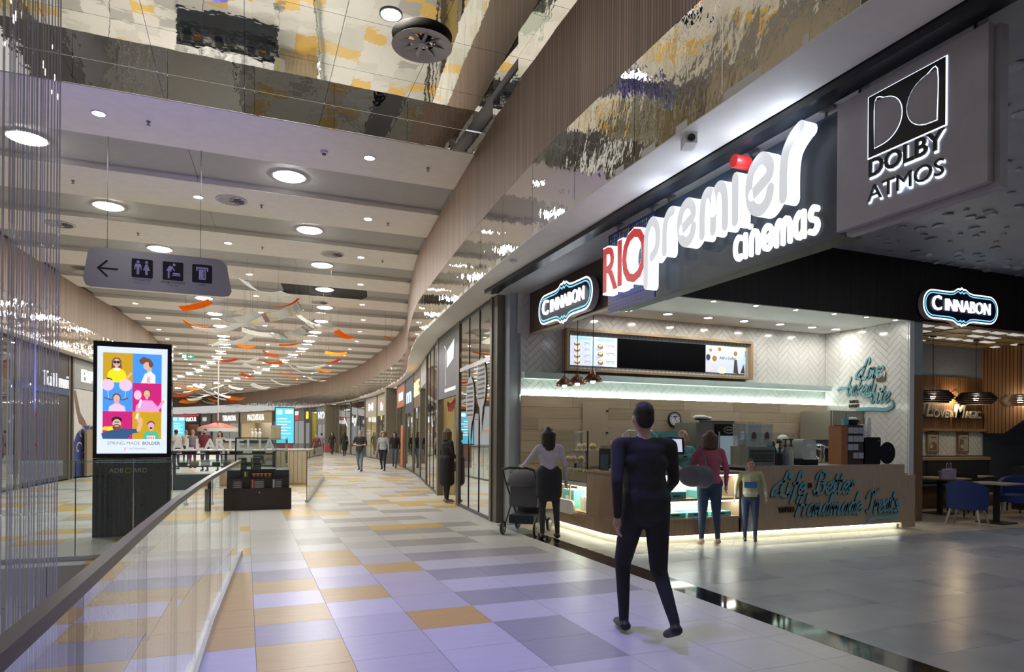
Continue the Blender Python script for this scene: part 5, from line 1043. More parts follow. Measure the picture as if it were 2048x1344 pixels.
# ================================================================== STOREFRONTS
def on_path(P, u):
    a = ray(u, CY); best = None
    for p, q in zip(P, P[1:]):
        d = q-p; den = a[0]*d.y-a[1]*d.x
        if abs(den) < 1e-9: continue
        t = (p.x*d.y-p.y*d.x)/den; s = (p.x*a[1]-p.y*a[0])/den
        s = -s if False else s
        # solve a*t = p + d*s
        t = (p.x*d.y-p.y*d.x)/den; s = (p.x*a[1]-p.y*a[0])/den
        if t > 1 and -1e-6 <= s <= 1+1e-6:
            if best is None or t < best[0]: best = (t, Vector((a[0]*t,a[1]*t)))
    return best[1] if best else None
def store(name, label, u0, u1, P, left=False, sign=None, signcol=(.2,.2,.2), scol=(.9,.9,.9), ses=.9, panes=2, inside=(.55,.48,.33), frame=bronze, light=4., zs=3.0, tsize=.5, opening=None, depth=1.4, glassm=None, extra=None, posts=True, tx=.5, sfill=.8):
    A = on_path(P, u0); B = on_path(P, u1)
    if A is None or B is None: return None
    d = B-A; W_ = d.length; ang = math.atan2(d.y, d.x)
    t = thing(name, label, 'shopfront', (A.x,A.y,0), ang); Z = 4.04; pw = min(.12, W_*.08)
    if posts:
        for x0 in (0, W_-pw): MB().mm(x0,x0+pw,-.03,.12,0,Z).build('post', frame, t, smooth=False)
    im = pm('inside_%s' % '_'.join('%02d' % int(c*99) for c in inside), inside, .6)
    MB().mm(pw,W_-pw,depth,depth+.06,0,Z).build('back_panel', im, t, smooth=False)
    MB().mm(pw,W_-pw,.05,depth,Z-.5,Z-.44).build('ceiling_board', white, t, smooth=False)
    for x0 in (0,W_-.03): MB().mm(x0,x0+.03,.12,depth,0,Z).build('side_panel', im, t, smooth=False)
    if light: MB().mm(W_*.2,W_*.8,depth*.3,depth*.5,Z-.53,Z-.50).build('light_strip', glow('store_light_%d' % int(light), (1,.93,.8), light), t, smooth=False)
    ztop = Z-.06
    if sign is not None:
        sg_ = MB().mm(pw,W_-pw,-.02,.06,zs,Z-.06).build('sign_board', pm('signboard_%s' % '_'.join('%02d' % int(c*99) for c in signcol), signcol, .45), t, smooth=False)
        if sign:
            me = text_mesh(sign, tsize, .012, glow('signtext_%s' % '_'.join('%02d' % int(c*99) for c in scol), scol, ses), bold=.004); xs_ = [v.co.x for v in me.vertices]; k = (W_-2*pw)*sfill/(max(xs_)-min(xs_))
            me.transform(Matrix.Diagonal((k,1,1,1))); link('lettering', me, sg_, None, fr((W_*tx,-.035,(zs+Z-.06)/2)))
        ztop = zs
    if panes:
        lo, hi = (pw, W_-pw); gm = glassm or shopglass
        for k in range(panes):
            x0 = lo+(hi-lo)*k/panes; x1 = lo+(hi-lo)*(k+1)/panes
            if opening == k: continue
            MB().mm(x0+.012,x1-.012,.0,.012,.06,ztop).build('glass_pane', gm, t, smooth=False)
            if k: MB().mm(x0-.014,x0+.014,-.012,.03,0,ztop).build('mullion', black, t, smooth=False)
        MB().mm(pw,W_-pw,-.02,.04,0,.06).build('sill', dark, t, smooth=False)
    MB().mm(0,W_,-.02,.08,Z-.06,Z).build('head_rail', black, t, smooth=False)
    if extra: extra(t, W_)
    return t
bub = pm('decal_grey', (.50,.50,.53), .5)
def decals(t, W_):
    for cx_, cz in ((W_*.72,2.55),(W_*.40,2.25)):
        flat([([(cx_+.36*math.cos(a),cz+.50*math.sin(a)) for a in [2*PI*k/24 for k in range(24)]], bub),([(cx_-.12,cz-.46),(cx_+.16,cz-.42),(cx_-.02,cz-.95)], bub)]+[(R4(cx_-.24,cx_+.24,cz-.3+.09*k,cz-.27+.09*k), dark) for k in range(8)], 'decal', fr((0,-.016,0)), t)
    MB().mm(.1,W_-.1,-.02,.03,2.92,3.0).build('transom', pm('dark_chrome',(.20,.20,.21),.2,.8), t, smooth=False)
glassmir = glassy('reflective_glass', (.62,.62,.56), 1, .22, 1.7)
# right side, nearest first
store('glass_shopfront', 'tall three-pane glass shopfront with speech-bubble decals beside the grey pillar', 917, 985, SOs, panes=3, inside=(.50,.44,.28), extra=decals, glassm=glassmir, light=3, depth=1.1)
def logo(t, W_):
    flat([(('line',[(W_*.36,3.72),(W_*.46,3.6),(W_*.42,3.3),(W_*.44,3.0),(W_*.46,2.75)],.035), LW),([(W_*.5,3.55),(W_*.85,3.75),(W_*.82,3.3),(W_*.5,3.15)], LW),(R4(W_*.40,W_*.92,2.58,2.66), LW)], 'logo', fr((0,-.03,0)), t)
    for k in range(9): MB().mm(.2+k*.11,.29+k*.11,.2,.22,2.28-.05*math.sin(k*.5)-.10*(k%2),2.40-.05*math.sin(k*.5)).build('bunting_flag', pm('bunting_red',(.45,.06,.05),.6), t, smooth=False)
store('open_shopfront', 'shopfront with a grey logo board over an open doorway with red bunting', 876, 917, SOs, sign='', signcol=(.15,.15,.18), zs=2.45, panes=0, inside=(.62,.52,.26), extra=logo, light=6)
store('glass_shopfront', 'narrow dark-mullioned glass shopfront past the open doorway', 853, 876, SOs, panes=3, inside=(.42,.38,.28), glassm=glassmir, light=2, depth=.5)
store('white_shopfront', 'slim shopfront with white panels and a cool white sign', 841, 853, SOs, sign='', signcol=(.5,.5,.53), zs=3.2, panes=1, inside=(.55,.55,.55), light=3, depth=.5)
store('gold_sign_shopfront', 'dark shopfront with a warm gold glowing sign', 828, 841, SOs, sign='BEE', signcol=(.16,.09,.02), scol=(1,.62,.18), ses=2.2, zs=2.6, tsize=.8, panes=1, inside=(.03,.03,.05), light=0, depth=.5)
store('blue_sign_shopfront', 'dark shopfront with a glowing blue emblem sign', 811, 827, SOs, sign='m', signcol=(.02,.02,.05), scol=(.2,.35,1), ses=2.2, zs=2.5, tsize=1.0, panes=1, inside=(.05,.05,.05), light=0, sfill=.6)
store('orange_shopfront', 'white shopfront with an orange sign board and orange strip', 794, 810, SOs, sign='', signcol=(.50,.14,.05), zs=2.9, panes=2, inside=(.6,.58,.56), light=4, extra=lambda t, W_: (MB().mm(W_*.6,W_*.85,-.04,-.01,.05,2.0).build('orange_strip', pm('strip_orange',(.65,.16,.02),.5), t, smooth=False), flat([(R4(W_*.25,W_*.8,3.2,3.6), LW)], 'sign_print', fr((0,-.03,0)), t)))
struct(MB().mm(-.4,.4,-.1,.3,0,4.04).build('wall_pier', pm('pier_bronze',(.20,.17,.12),.5), None, None, Matrix.Translation((*on_path(SOs,786),0)), smooth=False))
store('beige_shopfront', 'beige shopfront with a small red and white sign and wooden door', 755, 777, SOs, sign='', signcol=(.48,.42,.32), zs=2.7, panes=2, inside=(.55,.42,.24), light=5, extra=lambda t, W_: flat([(R4(W_*.3,W_*.55,3.0,3.5), LW),(R4(W_*.48,W_*.56,3.35,3.55), red)], 'sign_print', fr((0,-.03,0)), t))
store('beige_shopfront', 'beige shopfront with a slanted violet-white emblem above lit doors', 731, 754, SOs, sign='M', signcol=(.46,.41,.33), scol=(.75,.72,1), ses=1.2, zs=2.7, panes=2, inside=(.66,.56,.32), light=8, sfill=.4, tsize=.7)
store('mirrored_shopfront', 'reflective glass shopfront with a white V emblem', 702, 730, SOs, panes=2, inside=(.25,.23,.2), light=3, glassm=glassmir, extra=lambda t, W_: flat([(('line',[(W_*.15,2.9),(W_*.3,2.2),(W_*.45,2.9)],.16), LW)], 'emblem', fr((0,-.03,0)), t))
store('mirrored_shopfront', 'beige panelled shopfront with a half white V emblem', 672, 701, SOs, panes=3, inside=(.5,.43,.32), light=3, extra=lambda t, W_: flat([(('line',[(W_*.6,2.8),(W_*.8,2.2)],.16), LW)], 'emblem', fr((0,-.03,0)), t))
struct(MB().mm(-.5,.5,-.3,.4,0,4.04).build('wall_pier.001', pm('pier_bronze',(.20,.17,.12),.5), None, None, Matrix.Translation((*on_path(SOs,662),0)), smooth=False))
store('grey_shopfront', 'grey textured shopfront with faint white lettering', 634, 654, SOs, sign='NYX', signcol=(.22,.21,.20), scol=(.8,.8,.85), ses=.8, zs=2.4, panes=2, inside=(.4,.36,.28), light=4, tsize=.9)
store('yellow_shopfront', 'bright yellow-walled shopfront with a small blue screen', 621, 634, SOs, sign='', signcol=(.03,.03,.03), zs=3.7, panes=0, inside=(.55,.48,.05), light=5, depth=.8, extra=lambda t, W_: MB().mm(W_*.3,W_*.75,.4,.5,1.5,2.3).build('screen', glow('blue_screen',(.15,.2,.9),1.2), t, smooth=False))
store('black_sign_shopfront', 'narrow black shopfront with a vertical yellow sign', 610, 620, SOs, sign='GO', signcol=(.02,.02,.02), scol=(.9,.75,.05), ses=1.2, zs=2.6, panes=1, inside=(.05,.05,.05), light=0, tsize=1.0, sfill=.5)
store('sport_shopfront', 'grey shopfront with a white and red square sign', 584, 609, SOs, sign='', signcol=(.17,.16,.15), zs=2.8, panes=2, inside=(.5,.5,.55), light=3, extra=lambda t, W_: flat([(R4(W_*.1,W_*.55,3.4,3.8), LW),(R4(W_*.1,W_*.55,2.95,3.35), red)], 'sign_print', fr((0,-.03,0)), t))
store('shoe_shopfront', 'black shopfront with a white shoe-brand name', 546, 583, SOs, sign='SKECHERS', signcol=(.015,.015,.02), zs=2.9, panes=3, inside=(.08,.08,.1), light=1, tsize=.75)
def mannequins(t, W_):
    for k in range(3):
        x = W_*(.25+.12*k); mb = MB(); mb.lathe([(.09,0),(.10,.4),(.17,.75),(.16,1.0),(.21,1.3),(.16,1.42),(.06,1.5),(.06,1.56)], (x,.5,.3), 12); mb.ell((x,.5,2.0),(.09,.1,.13)); mb.build('mannequin', white, t)
store('fashion_shopfront', 'wide cream-lit clothing shopfront with mannequins and white capital letters', 480, 545, SOs, sign='PIAZZAITALIA', signcol=(.62,.52,.32), zs=2.75, panes=0, inside=(.72,.62,.40), light=9, tsize=.95, sfill=.52, extra=mannequins, depth=2.5)
store('clothing_shopfront', 'pale beige clothing shopfront with blocky white name lettering', 424, 478, SOs, sign='TERRANOVA', signcol=(.50,.46,.38), zs=2.75, panes=3, inside=(.5,.44,.33), light=4, tsize=.95, sfill=.5, tx=.65)
store('small_shopfront', 'narrow beige doorway front with a small white square sign', 401, 422, SOs, sign='', signcol=(.42,.37,.27), zs=2.6, panes=2, inside=(.3,.24,.15), light=1, extra=lambda t, W_: flat([(R4(W_*.2,W_*.6,3.1,3.6), LW)], 'sign_print', fr((0,-.03,0)), t))
store('red_trim_shopfront', 'black shopfront with a red trim line and white brand lettering', 346, 399, SOs, sign='UNDER ARMOUR', signcol=(.02,.02,.025), zs=2.7, panes=0, inside=(.25,.1,.06), light=6, tsize=.8, extra=lambda t, W_: MB().mm(.1,W_-.1,-.04,-.02,3.75,3.98).build('red_trim', pm('trim_red',(.65,.02,.02),.4,emit=(.8,.02,.02),es=.4), t, smooth=False))
# left side
store('glass_shopfront', 'glass shopfront with a yellow dress on display beside the dark brown façade', -70, 34, SLs, panes=3, inside=(.35,.30,.2), light=3, extra=lambda t, W_: (MB().lathe([(.02,.9),(.22,1.0),(.12,1.45),(.18,1.7),(.1,1.8)], (W_*.80,.5,0), 14).build('dress', pm('dress_yellow',(.6,.5,.02),.6), t), MB().tube([(W_*.80,.5,0),(W_*.80,.5,.95)], .02, 6).build('dress_stand', steel, t)))
def toi(t, W_):
    MB().mm(-.2,W_-.15,-.04,-.01,2.72,2.90).build('blue_band', pm('band_blue',(.03,.07,.17),.5), t, smooth=False)
    for z in (1.15,2.0): MB().mm(W_*.30,W_*.33,-.05,-.02,z,z+.07).build('alarm_box', pm('alarm_red',(.4,.02,.02),.5), t, smooth=False)
    text('lettering', 'Toi&moi', .62, .03, LW, fr((W_*.66,-.06,3.12)), t, sx=.95)
    MB().mm(.1,W_-.1,-.01,.06,.05,3.98).build('facade_panel', pm('brown_facade',(.045,.035,.03),.5), t, smooth=False)
store('brown_shopfront', 'dark brown shop façade with a blue band and white serif name', 34, 138, SLs, panes=0, inside=(.05,.04,.03), light=0, extra=toi, depth=.4)
def eva(t, W_):
    pb = pm('poster_white',(.62,.60,.57),.5); bl_ = pm('poster_blue',(.03,.05,.19),.5); hr_ = pm('poster_hair',(.20,.12,.08),.5); cream_ = pm('poster_cream',(.6,.52,.42),.5)
    swirl = [(('line',[(x0+.35*math.cos(a*.5)*r, z0+.25*math.sin(a*.5)*r) for a, r in [(k,1-k/14) for k in range(10)]],.05), cream_) for x0, z0 in ((.9,1.5),(1.5,1.1),(1.1,.7),(1.8,1.6),(.6,1.0))]
    flat([(R4(.1,W_-.1,.06,3.0), pb),([(.1,2.9),(.3,2.3),(.6,1.85),(1.6,1.6),(1.2,1.95),(.75,2.2),(.5,2.6),(.3,2.95)], hr_),([(.1,.06),(W_-.1,.06),(W_-.1,1.6),(1.8,1.8),(1.0,1.75),(.4,1.5),(.12,1.2)], bl_)]+swirl, 'poster', fr((0,-.02,0)), t, .001)
    MB().mm(.1,W_-.1,-.015,.04,.06,3.0).build('poster_board', pb, t, smooth=False); MB().mm(W_*.22,W_*.55,-.2,-.12,.05,1.65).build('lightbox_frame', pm('frame_bronze',(.3,.22,.14),.4), t, smooth=False)
    text('lettering', 'EVA', .62, .03, pm('eva_grey',(.6,.6,.6),.4,emit=(1,1,1),es=.5), fr((W_*.36,-.06,3.45)), t, sx=1.2)
store('poster_shopfront', 'shopfront with a giant poster of a woman in a blue swirl-print top', 143, 215, SLs, sign='', signcol=(.30,.31,.30), zs=3.02, panes=0, inside=(.3,.3,.3), light=0, extra=eva, depth=.4)
for u0, u1, lb in ((216,250,'plain beige shopfront hidden mostly behind the advertising totem'),): store('plain_shopfront', lb, u0, u1, SLs, sign='', signcol=(.4,.36,.3), zs=3.0, panes=3, inside=(.5,.44,.3), light=4)
# ================================================================== SEATING CORNER
wood_b = stripes('seating_slats', (.20,.10,.045), (.05,.025,.012), 12, 0, .45, width=.8); wood_s = stripes('seating_slats_side', (.20,.11,.055), (.04,.02,.01), 12, 1, .45, width=.72)
seat_wall = struct(MB().mm(11.93,16.7,10.60,10.68,1.78,3.02).build('wall_seating', wood_b, smooth=False))
MB().mm(11.93,16.7,10.62,10.67,3.02,3.8).build('upper_wall', pm('slate_blue',(.15,.18,.24),.6), seat_wall, smooth=False)
for p in herring(11.93,16.7,1.16,1.76,.10,4,.003): MB().prism(p, 0, .015).build('wall_tile', tilew, seat_wall, None, fr((0,10.66,0)), smooth=False)
MB().mm(11.93,16.72,10.50,10.62,1.74,1.80).build('ledge', oakd, seat_wall, smooth=False)
struct(MB().prism([(-10.66,1.7),(-10.1,1.7),(-9.3,2.3),(-8.8,2.9),(-8.7,3.8),(-10.66,3.8)], 0, .08).build('wall_seating_side', wood_s, None, None, fr((16.70,0,0), WEST), smooth=False))
struct(MB().mm(16.78,19.9,10.60,10.7,0,3.8).build('wall_seating_far', pm('far_grey',(.12,.12,.14),.6), smooth=False))
sc_ = struct(MB().mm(11.93,20,8.72,10.68,3.76,3.84).build('ceiling_seating', pm('seating_ceiling',(.09,.07,.05),.6), smooth=False))
rq = random.Random(8)
for i in range(9):
    for j in range(4):
        x0 = 12.0+i*.55; y0 = 8.8+j*.46
        if rq.random() < .45: MB().prism([(x0,y0),(x0+.45,y0+.05),(x0+.40,y0+.2),(x0+.05,y0+.16)], 3.742, 3.76).build('ceiling_tile', pm('tile_pale',(.55,.55,.52),.5,emit=(1,1,.95),es=.25), sc_, smooth=False)
        else: MB().mm(x0,x0+.48,y0,y0+.4,3.745,3.76).build('ceiling_tile', pm('tile_olive',(.16,.12,.05),.5), sc_, smooth=False)
t = thing('neon_slogan', 'cream raised slogan letters on the slatted wood wall', 'lettering', (0,10.58,0)); lc = pm('slogan_cream',(.62,.58,.52),.5)
for s_, x_, z_, sz_ in (('L',YP(1856,840,10.55).x,2.24,.55),('OVE',YP(1880,840,10.55).x,2.14,.27),('&',YP(1901,840,10.55).x,2.14,.22),('M',YP(1916,840,10.55).x,2.20,.46),('AGIC',YP(1945,840,10.55).x,2.13,.24)): text('letter_group', s_, sz_, .03, lc, fr((x_,-.03,z_)), t, bold=.004, shear=.25 if len(s_) == 1 and s_ != '&' else 0)
t = thing('wall_lamp', 'small curved wall lamp shining above the raised slogan', 'lamp', (YP(1906,810,10.5).x,10.55,2.50)); MB().tube([(-.08,0,.0),(-.10,-.08,.15),(0,-.12,.22),(.10,-.12,.12),(.08,-.12,.02)], .012, 6).build('arm', black, t); MB().ell((.08,-.12,-.02),(.05,.05,.05)).build('bulb', glow('bulb_warm',(1,.75,.45),150), t)
for k, x_ in enumerate((YP(1866,890,10.6).x,YP(1927,890,10.6).x)):
    t = thing('clipboard_poster', ('wooden clipboard poster of pastries under the slogan initial','wooden clipboard poster with a hand and cream panel')[k], 'poster', (x_,10.62,1.22)); MB().mm(-.20,.20,-.02,0,0,.5).build('board', oakd, t, smooth=False)
    flat([(R4(-.16,.16,.05,.43), pm('poster_tan',(.45,.40,.35),.5)),([(-.14,.07),(.14,.07),(.12,.22),(0,.27),(-.13,.2)] if k == 0 else [(-.15,.06),(-.02,.06),(.0,.3),(-.12,.36)], pm('poster_brown',(.22,.12,.08),.5)),(circ(-.06,.16,.05), cream if False else pm('poster_light',(.6,.55,.45),.5)),(R4(-.08,.10,.36,.38), dark)], 'print', fr((0,-.022,0)), t); MB().tube([(-.03,-.01,.5),(-.02,-.01,.55),(.02,-.01,.55),(.03,-.01,.5)], .008, 5).build('clip', black, t)
t = thing('banquette', 'dark padded wall bench with an oak top rail', 'bench', (0,0,0)); MB().mm(11.95,16.6,10.20,10.58,0,.45).build('seat_base', oakd, t, smooth=False); MB().mm(11.95,16.6,10.05,10.58,.45,.52).build('seat', dark, t, smooth=False)
for x0, x1 in ((11.97,14.4),(14.44,16.6)): MB().mm(x0,x1,10.42,10.56,.56,1.06).build('back_cushion', pm('bench_charcoal',(.035,.032,.032),.6), t, smooth=False)
MB().mm(11.95,16.62,10.40,10.60,1.06,1.13).build('top_rail', oak, t, smooth=False)
dl_ = None
for k, (x_, y_) in enumerate(((YP(1866,775,9.7).x,9.7),(YP(1952,775,9.7).x,9.7),(YP(2040,775,9.7).x,9.7))):
    if dl_ is None:
        dl_ = thing('drum_pendant', 'dark layered drum pendant lamp over the seating corner', 'lamp', (x_,y_,2.45), 0, 'drum pendants')
        for j in range(7): r = .40-.05*abs(j-3)**1.3*.5; MB().lathe([(r-.05,0),(r,0),(r,.034),(r-.05,.034),(r-.05,0)], (0,0,-.13+j*.038), 24, cap=False).build('shade_ring', pm('drum_brown',(.045,.03,.022),.5), dl_)
        MB().tube([(0,0,.12),(0,0,1.30)], .006, 6).build('cord', black, dl_); MB().ell((0,0,0),(.05,.05,.06)).build('bulb', glow('drum_bulb',(1,.8,.55),60), dl_); MB().lathe([(.06,1.27),(.06,1.30)], n=12).build('ceiling_rose', black, dl_)
    else: dup(dl_, (x_,y_,2.45))
blue_f = pm('blue_fabric',(.02,.045,.17),.7); pale_leg = pm('pale_leg',(.50,.44,.36),.5)
def armchair(label, loc, rz):
    t = thing('tub_armchair', label, 'chair', loc, rz); n = 18; vs = []; fs = []
    for i in range(n+1):
        a = -PI*.12+(PI*1.24)*i/n; k = math.sin(max(0,min(1,i/n))*PI); hgt = .62+.20*k**1.2
        ro, ri = .31, .255
        for r, z in ((ro,.30),(ro+.02,hgt),(ri+.01,hgt),(ri,.40)): vs.append((r*math.cos(a), r*.95*math.sin(a)+.0, z))
    for i in range(n):
        q = i*4
        for j in range(4): fs.append((q+j, q+4+j, q+4+(j+1)%4, q+(j+1)%4))
    fs += [(3,2,1,0),(n*4,n*4+1,n*4+2,n*4+3)]
    MB().add(vs, fs).build('shell', blue_f, t); MB().lathe([(.001,.30),(.29,.30),(.29,.44),(.25,.47),(.001,.475)], n=20, cap=False).build('seat', blue_f, t)
    for a in (-1,1):
        for b in (-1,1): MB().tube([(a*.20,b*.20,.30),(a*.27,b*.27,0)], [.024,.014], 8).build('leg', pale_leg, t)
    return t
g = G(1962,1052); armchair('blue upholstered tub armchair nearest the bakery pillar, seen from behind', (g.x-.15,g.y+.15,0), 1.9)
g = G(2032,1040); armchair('blue upholstered tub armchair across the square table', (g.x+.55,g.y+.30,0), -1.0)
def cafe_table(label, x_, y_, w_=.62, grp=None):
    t = thing('cafe_table', label, 'table', (x_,y_,0), .1, grp); MB().mm(-w_/2,w_/2,-w_/2,w_/2,.72,.75).build('tabletop', pm('table_top',(.42,.36,.29),.35), t, smooth=False); MB().mm(-.04,.04,-.04,.04,.02,.72).build('column', black, t, smooth=False); MB().mm(-.24,.24,-.24,.24,0,.02).build('base', black, t, smooth=False); return t
cafe_table('square café table on a black column between the blue armchairs', G(1990,968,.75).x+.45, G(1990,968,.75).y+.25)
cafe_table('square café table beside the brown pillar with a paper cup', G(1880,955,.75).x, G(1880,955,.75).y, .8); cafe_table('square café table near the wall bench', 14.9, 9.75, .7)
def wood_chair(label, loc, rz, grp):
    t = thing('wooden_chair', label, 'chair', loc, rz, grp); MB().mm(-.21,.21,-.21,.21,.43,.47).build('seat', oakd, t, smooth=False); MB().mm(-.2,.2,.17,.20,.58,.82).build('backrest', dark, t, smooth=False); MB().mm(-.21,.21,-.2,.2,.47,.49).build('cushion', pm('cushion_beige',(.4,.36,.3),.7), t, smooth=False)
    for a in (-1,1):
        for b in (-1,1): MB().tube([(a*.18,b*.18,.82 if b > 0 else .43),(a*.20,b*.2,0)], .015, 6).build('leg', black, t)
    return t
for k, (x_, y_, rz) in enumerate(((G(1880,955,.75).x+.15,G(1880,955,.75).y-.72,3.3),(G(1880,955,.75).x+.85,G(1880,955,.75).y+.1,-1.4),(15.3,9.1,3.3))): wood_chair('dark wooden café chair with beige seat pad at a square table', (x_,y_,0), rz, 'wooden café chairs')
t = thing('takeaway_cup', 'pale takeaway cup on the café table by the brown pillar', 'cup', (G(1857,955,.75).x-.12,G(1857,958,.75).y,.751)); MB().lathe([(.035,0),(.048,.14)], n=14).build('cup', pm('cup_pink',(.55,.42,.40),.5), t); MB().lathe([(.05,.14),(.05,.155)], n=14).build('lid', white, t)
t = thing('paper_bag', 'white paper carrier bag with twisted handles on the café table', 'bag', (G(1898,958,.75).x,G(1898,958,.75).y,.751), .3); MB().mm(-.19,.19,-.07,.07,0,.20).build('bag', pm('bag_lilac',(.52,.48,.55),.6), t, smooth=False)
for s in (-.1,.1): MB().tube([(s-.045,0,.2),(s-.04,0,.3),(s,0,.33),(s+.04,0,.3),(s+.045,0,.2)], .006, 5).build('handle', pm('bag_lilac',(.52,.48,.55),.6), t)
p = YP(2045,850,9.6); t = thing('sweet_dispenser', 'bright sweet machine with a pink and turquoise banner and chrome globes', 'machine', (16.0,9.0,0)); MB().mm(-.1,.9,0,.5,0,.95).build('cabinet', dark, t, smooth=False)
for z in (1.05,1.38): MB().ell((.2,.1,z+.05),(.22,.22,.14)).build('globe', pm('globe_brown' if z > 1.2 else 'globe_green',(.25,.15,.12) if z > 1.2 else (.4,.38,.1),.25), t); MB().lathe([(.12,z-.12),(.24,z-.08),(.1,z-.03)], (.2,.1,0), 16).build('globe_ring', chrome, t)
bn = MB().mm(-.1,.9,.0,.04,1.62,2.15).build('banner', pm('banner_aqua',(.3,.6,.5),.5,emit=(.4,.8,.7),es=.3), t, smooth=False); flat([([(-.1,2.15),(.05,2.15),(.0,1.9),(.05,1.62),(-.1,1.62)], pm('banner_pink',(.65,.08,.2),.5,emit=(.8,.1,.25),es=.3))], 'banner_print', fr((0,-.002,0)), t); text('banner_text', 'Trolli', .30, .002, pm('banner_pink',(.65,.08,.2)), fr((.42,-.006,1.88)), t, shear=.2, bold=.01)
# ================================================================== PEOPLE
def capsule(mb, a, b, r0, r1, n=10, fl=1.):
    a = Vector(a); b = Vector(b); d = b-a; L = d.length; d.normalize()
    x = d.cross(Vector((0,0,1))) if abs(d.z) < .95 else d.cross(Vector((0,1,0))); x.normalize(); y = d.cross(x); vs = []; fs = []; rings = []
    for k in range(4): t = -PI/2+PI/2*k/3.0; rings.append((-r0*abs(math.sin(t)), max(.001, r0*math.cos(t)), 0))
    for k in range(4): t = PI/2*k/3.0; rings.append((L+r1*math.sin(t), max(.001, r1*math.cos(t)), 1))
    for s, r, _ in rings:
        for k in range(n): vs.append(a+d*s+(x*math.cos(2*PI*k/n)+y*math.sin(2*PI*k/n)*fl)*r)
    for i in range(len(rings)-1):
        for k in range(n): fs.append((i*n+k, i*n+(k+1)%n, (i+1)*n+(k+1)%n, (i+1)*n+k))
    fs.append(tuple(reversed(range(n)))); fs.append(tuple(range(len(vs)-n, len(vs))))
    mb.add(vs, fs)
def remesh(mb, vox, it=4):
    me = bpy.data.meshes.new('tmp'); me.from_pydata(mb.v, [], mb.f); me.update(); ob = bpy.data.objects.new('tmp', me); COL.objects.link(ob)
    m = ob.modifiers.new('r','REMESH'); m.mode = 'VOXEL'; m.voxel_size = vox; s_ = ob.modifiers.new('s','SMOOTH'); s_.factor = .5; s_.iterations = it
    dg = bpy.context.evaluated_depsgraph_get(); out = bpy.data.meshes.new_from_object(ob.evaluated_get(dg)); bpy.data.objects.remove(ob); bpy.data.meshes.remove(me); return out
SKIN = pm('skin', (.56,.36,.27), .55, var=.05); EYE = pm('eye_dark', (.02,.015,.012), .3); LIP = pm('lip', (.42,.16,.14), .5)
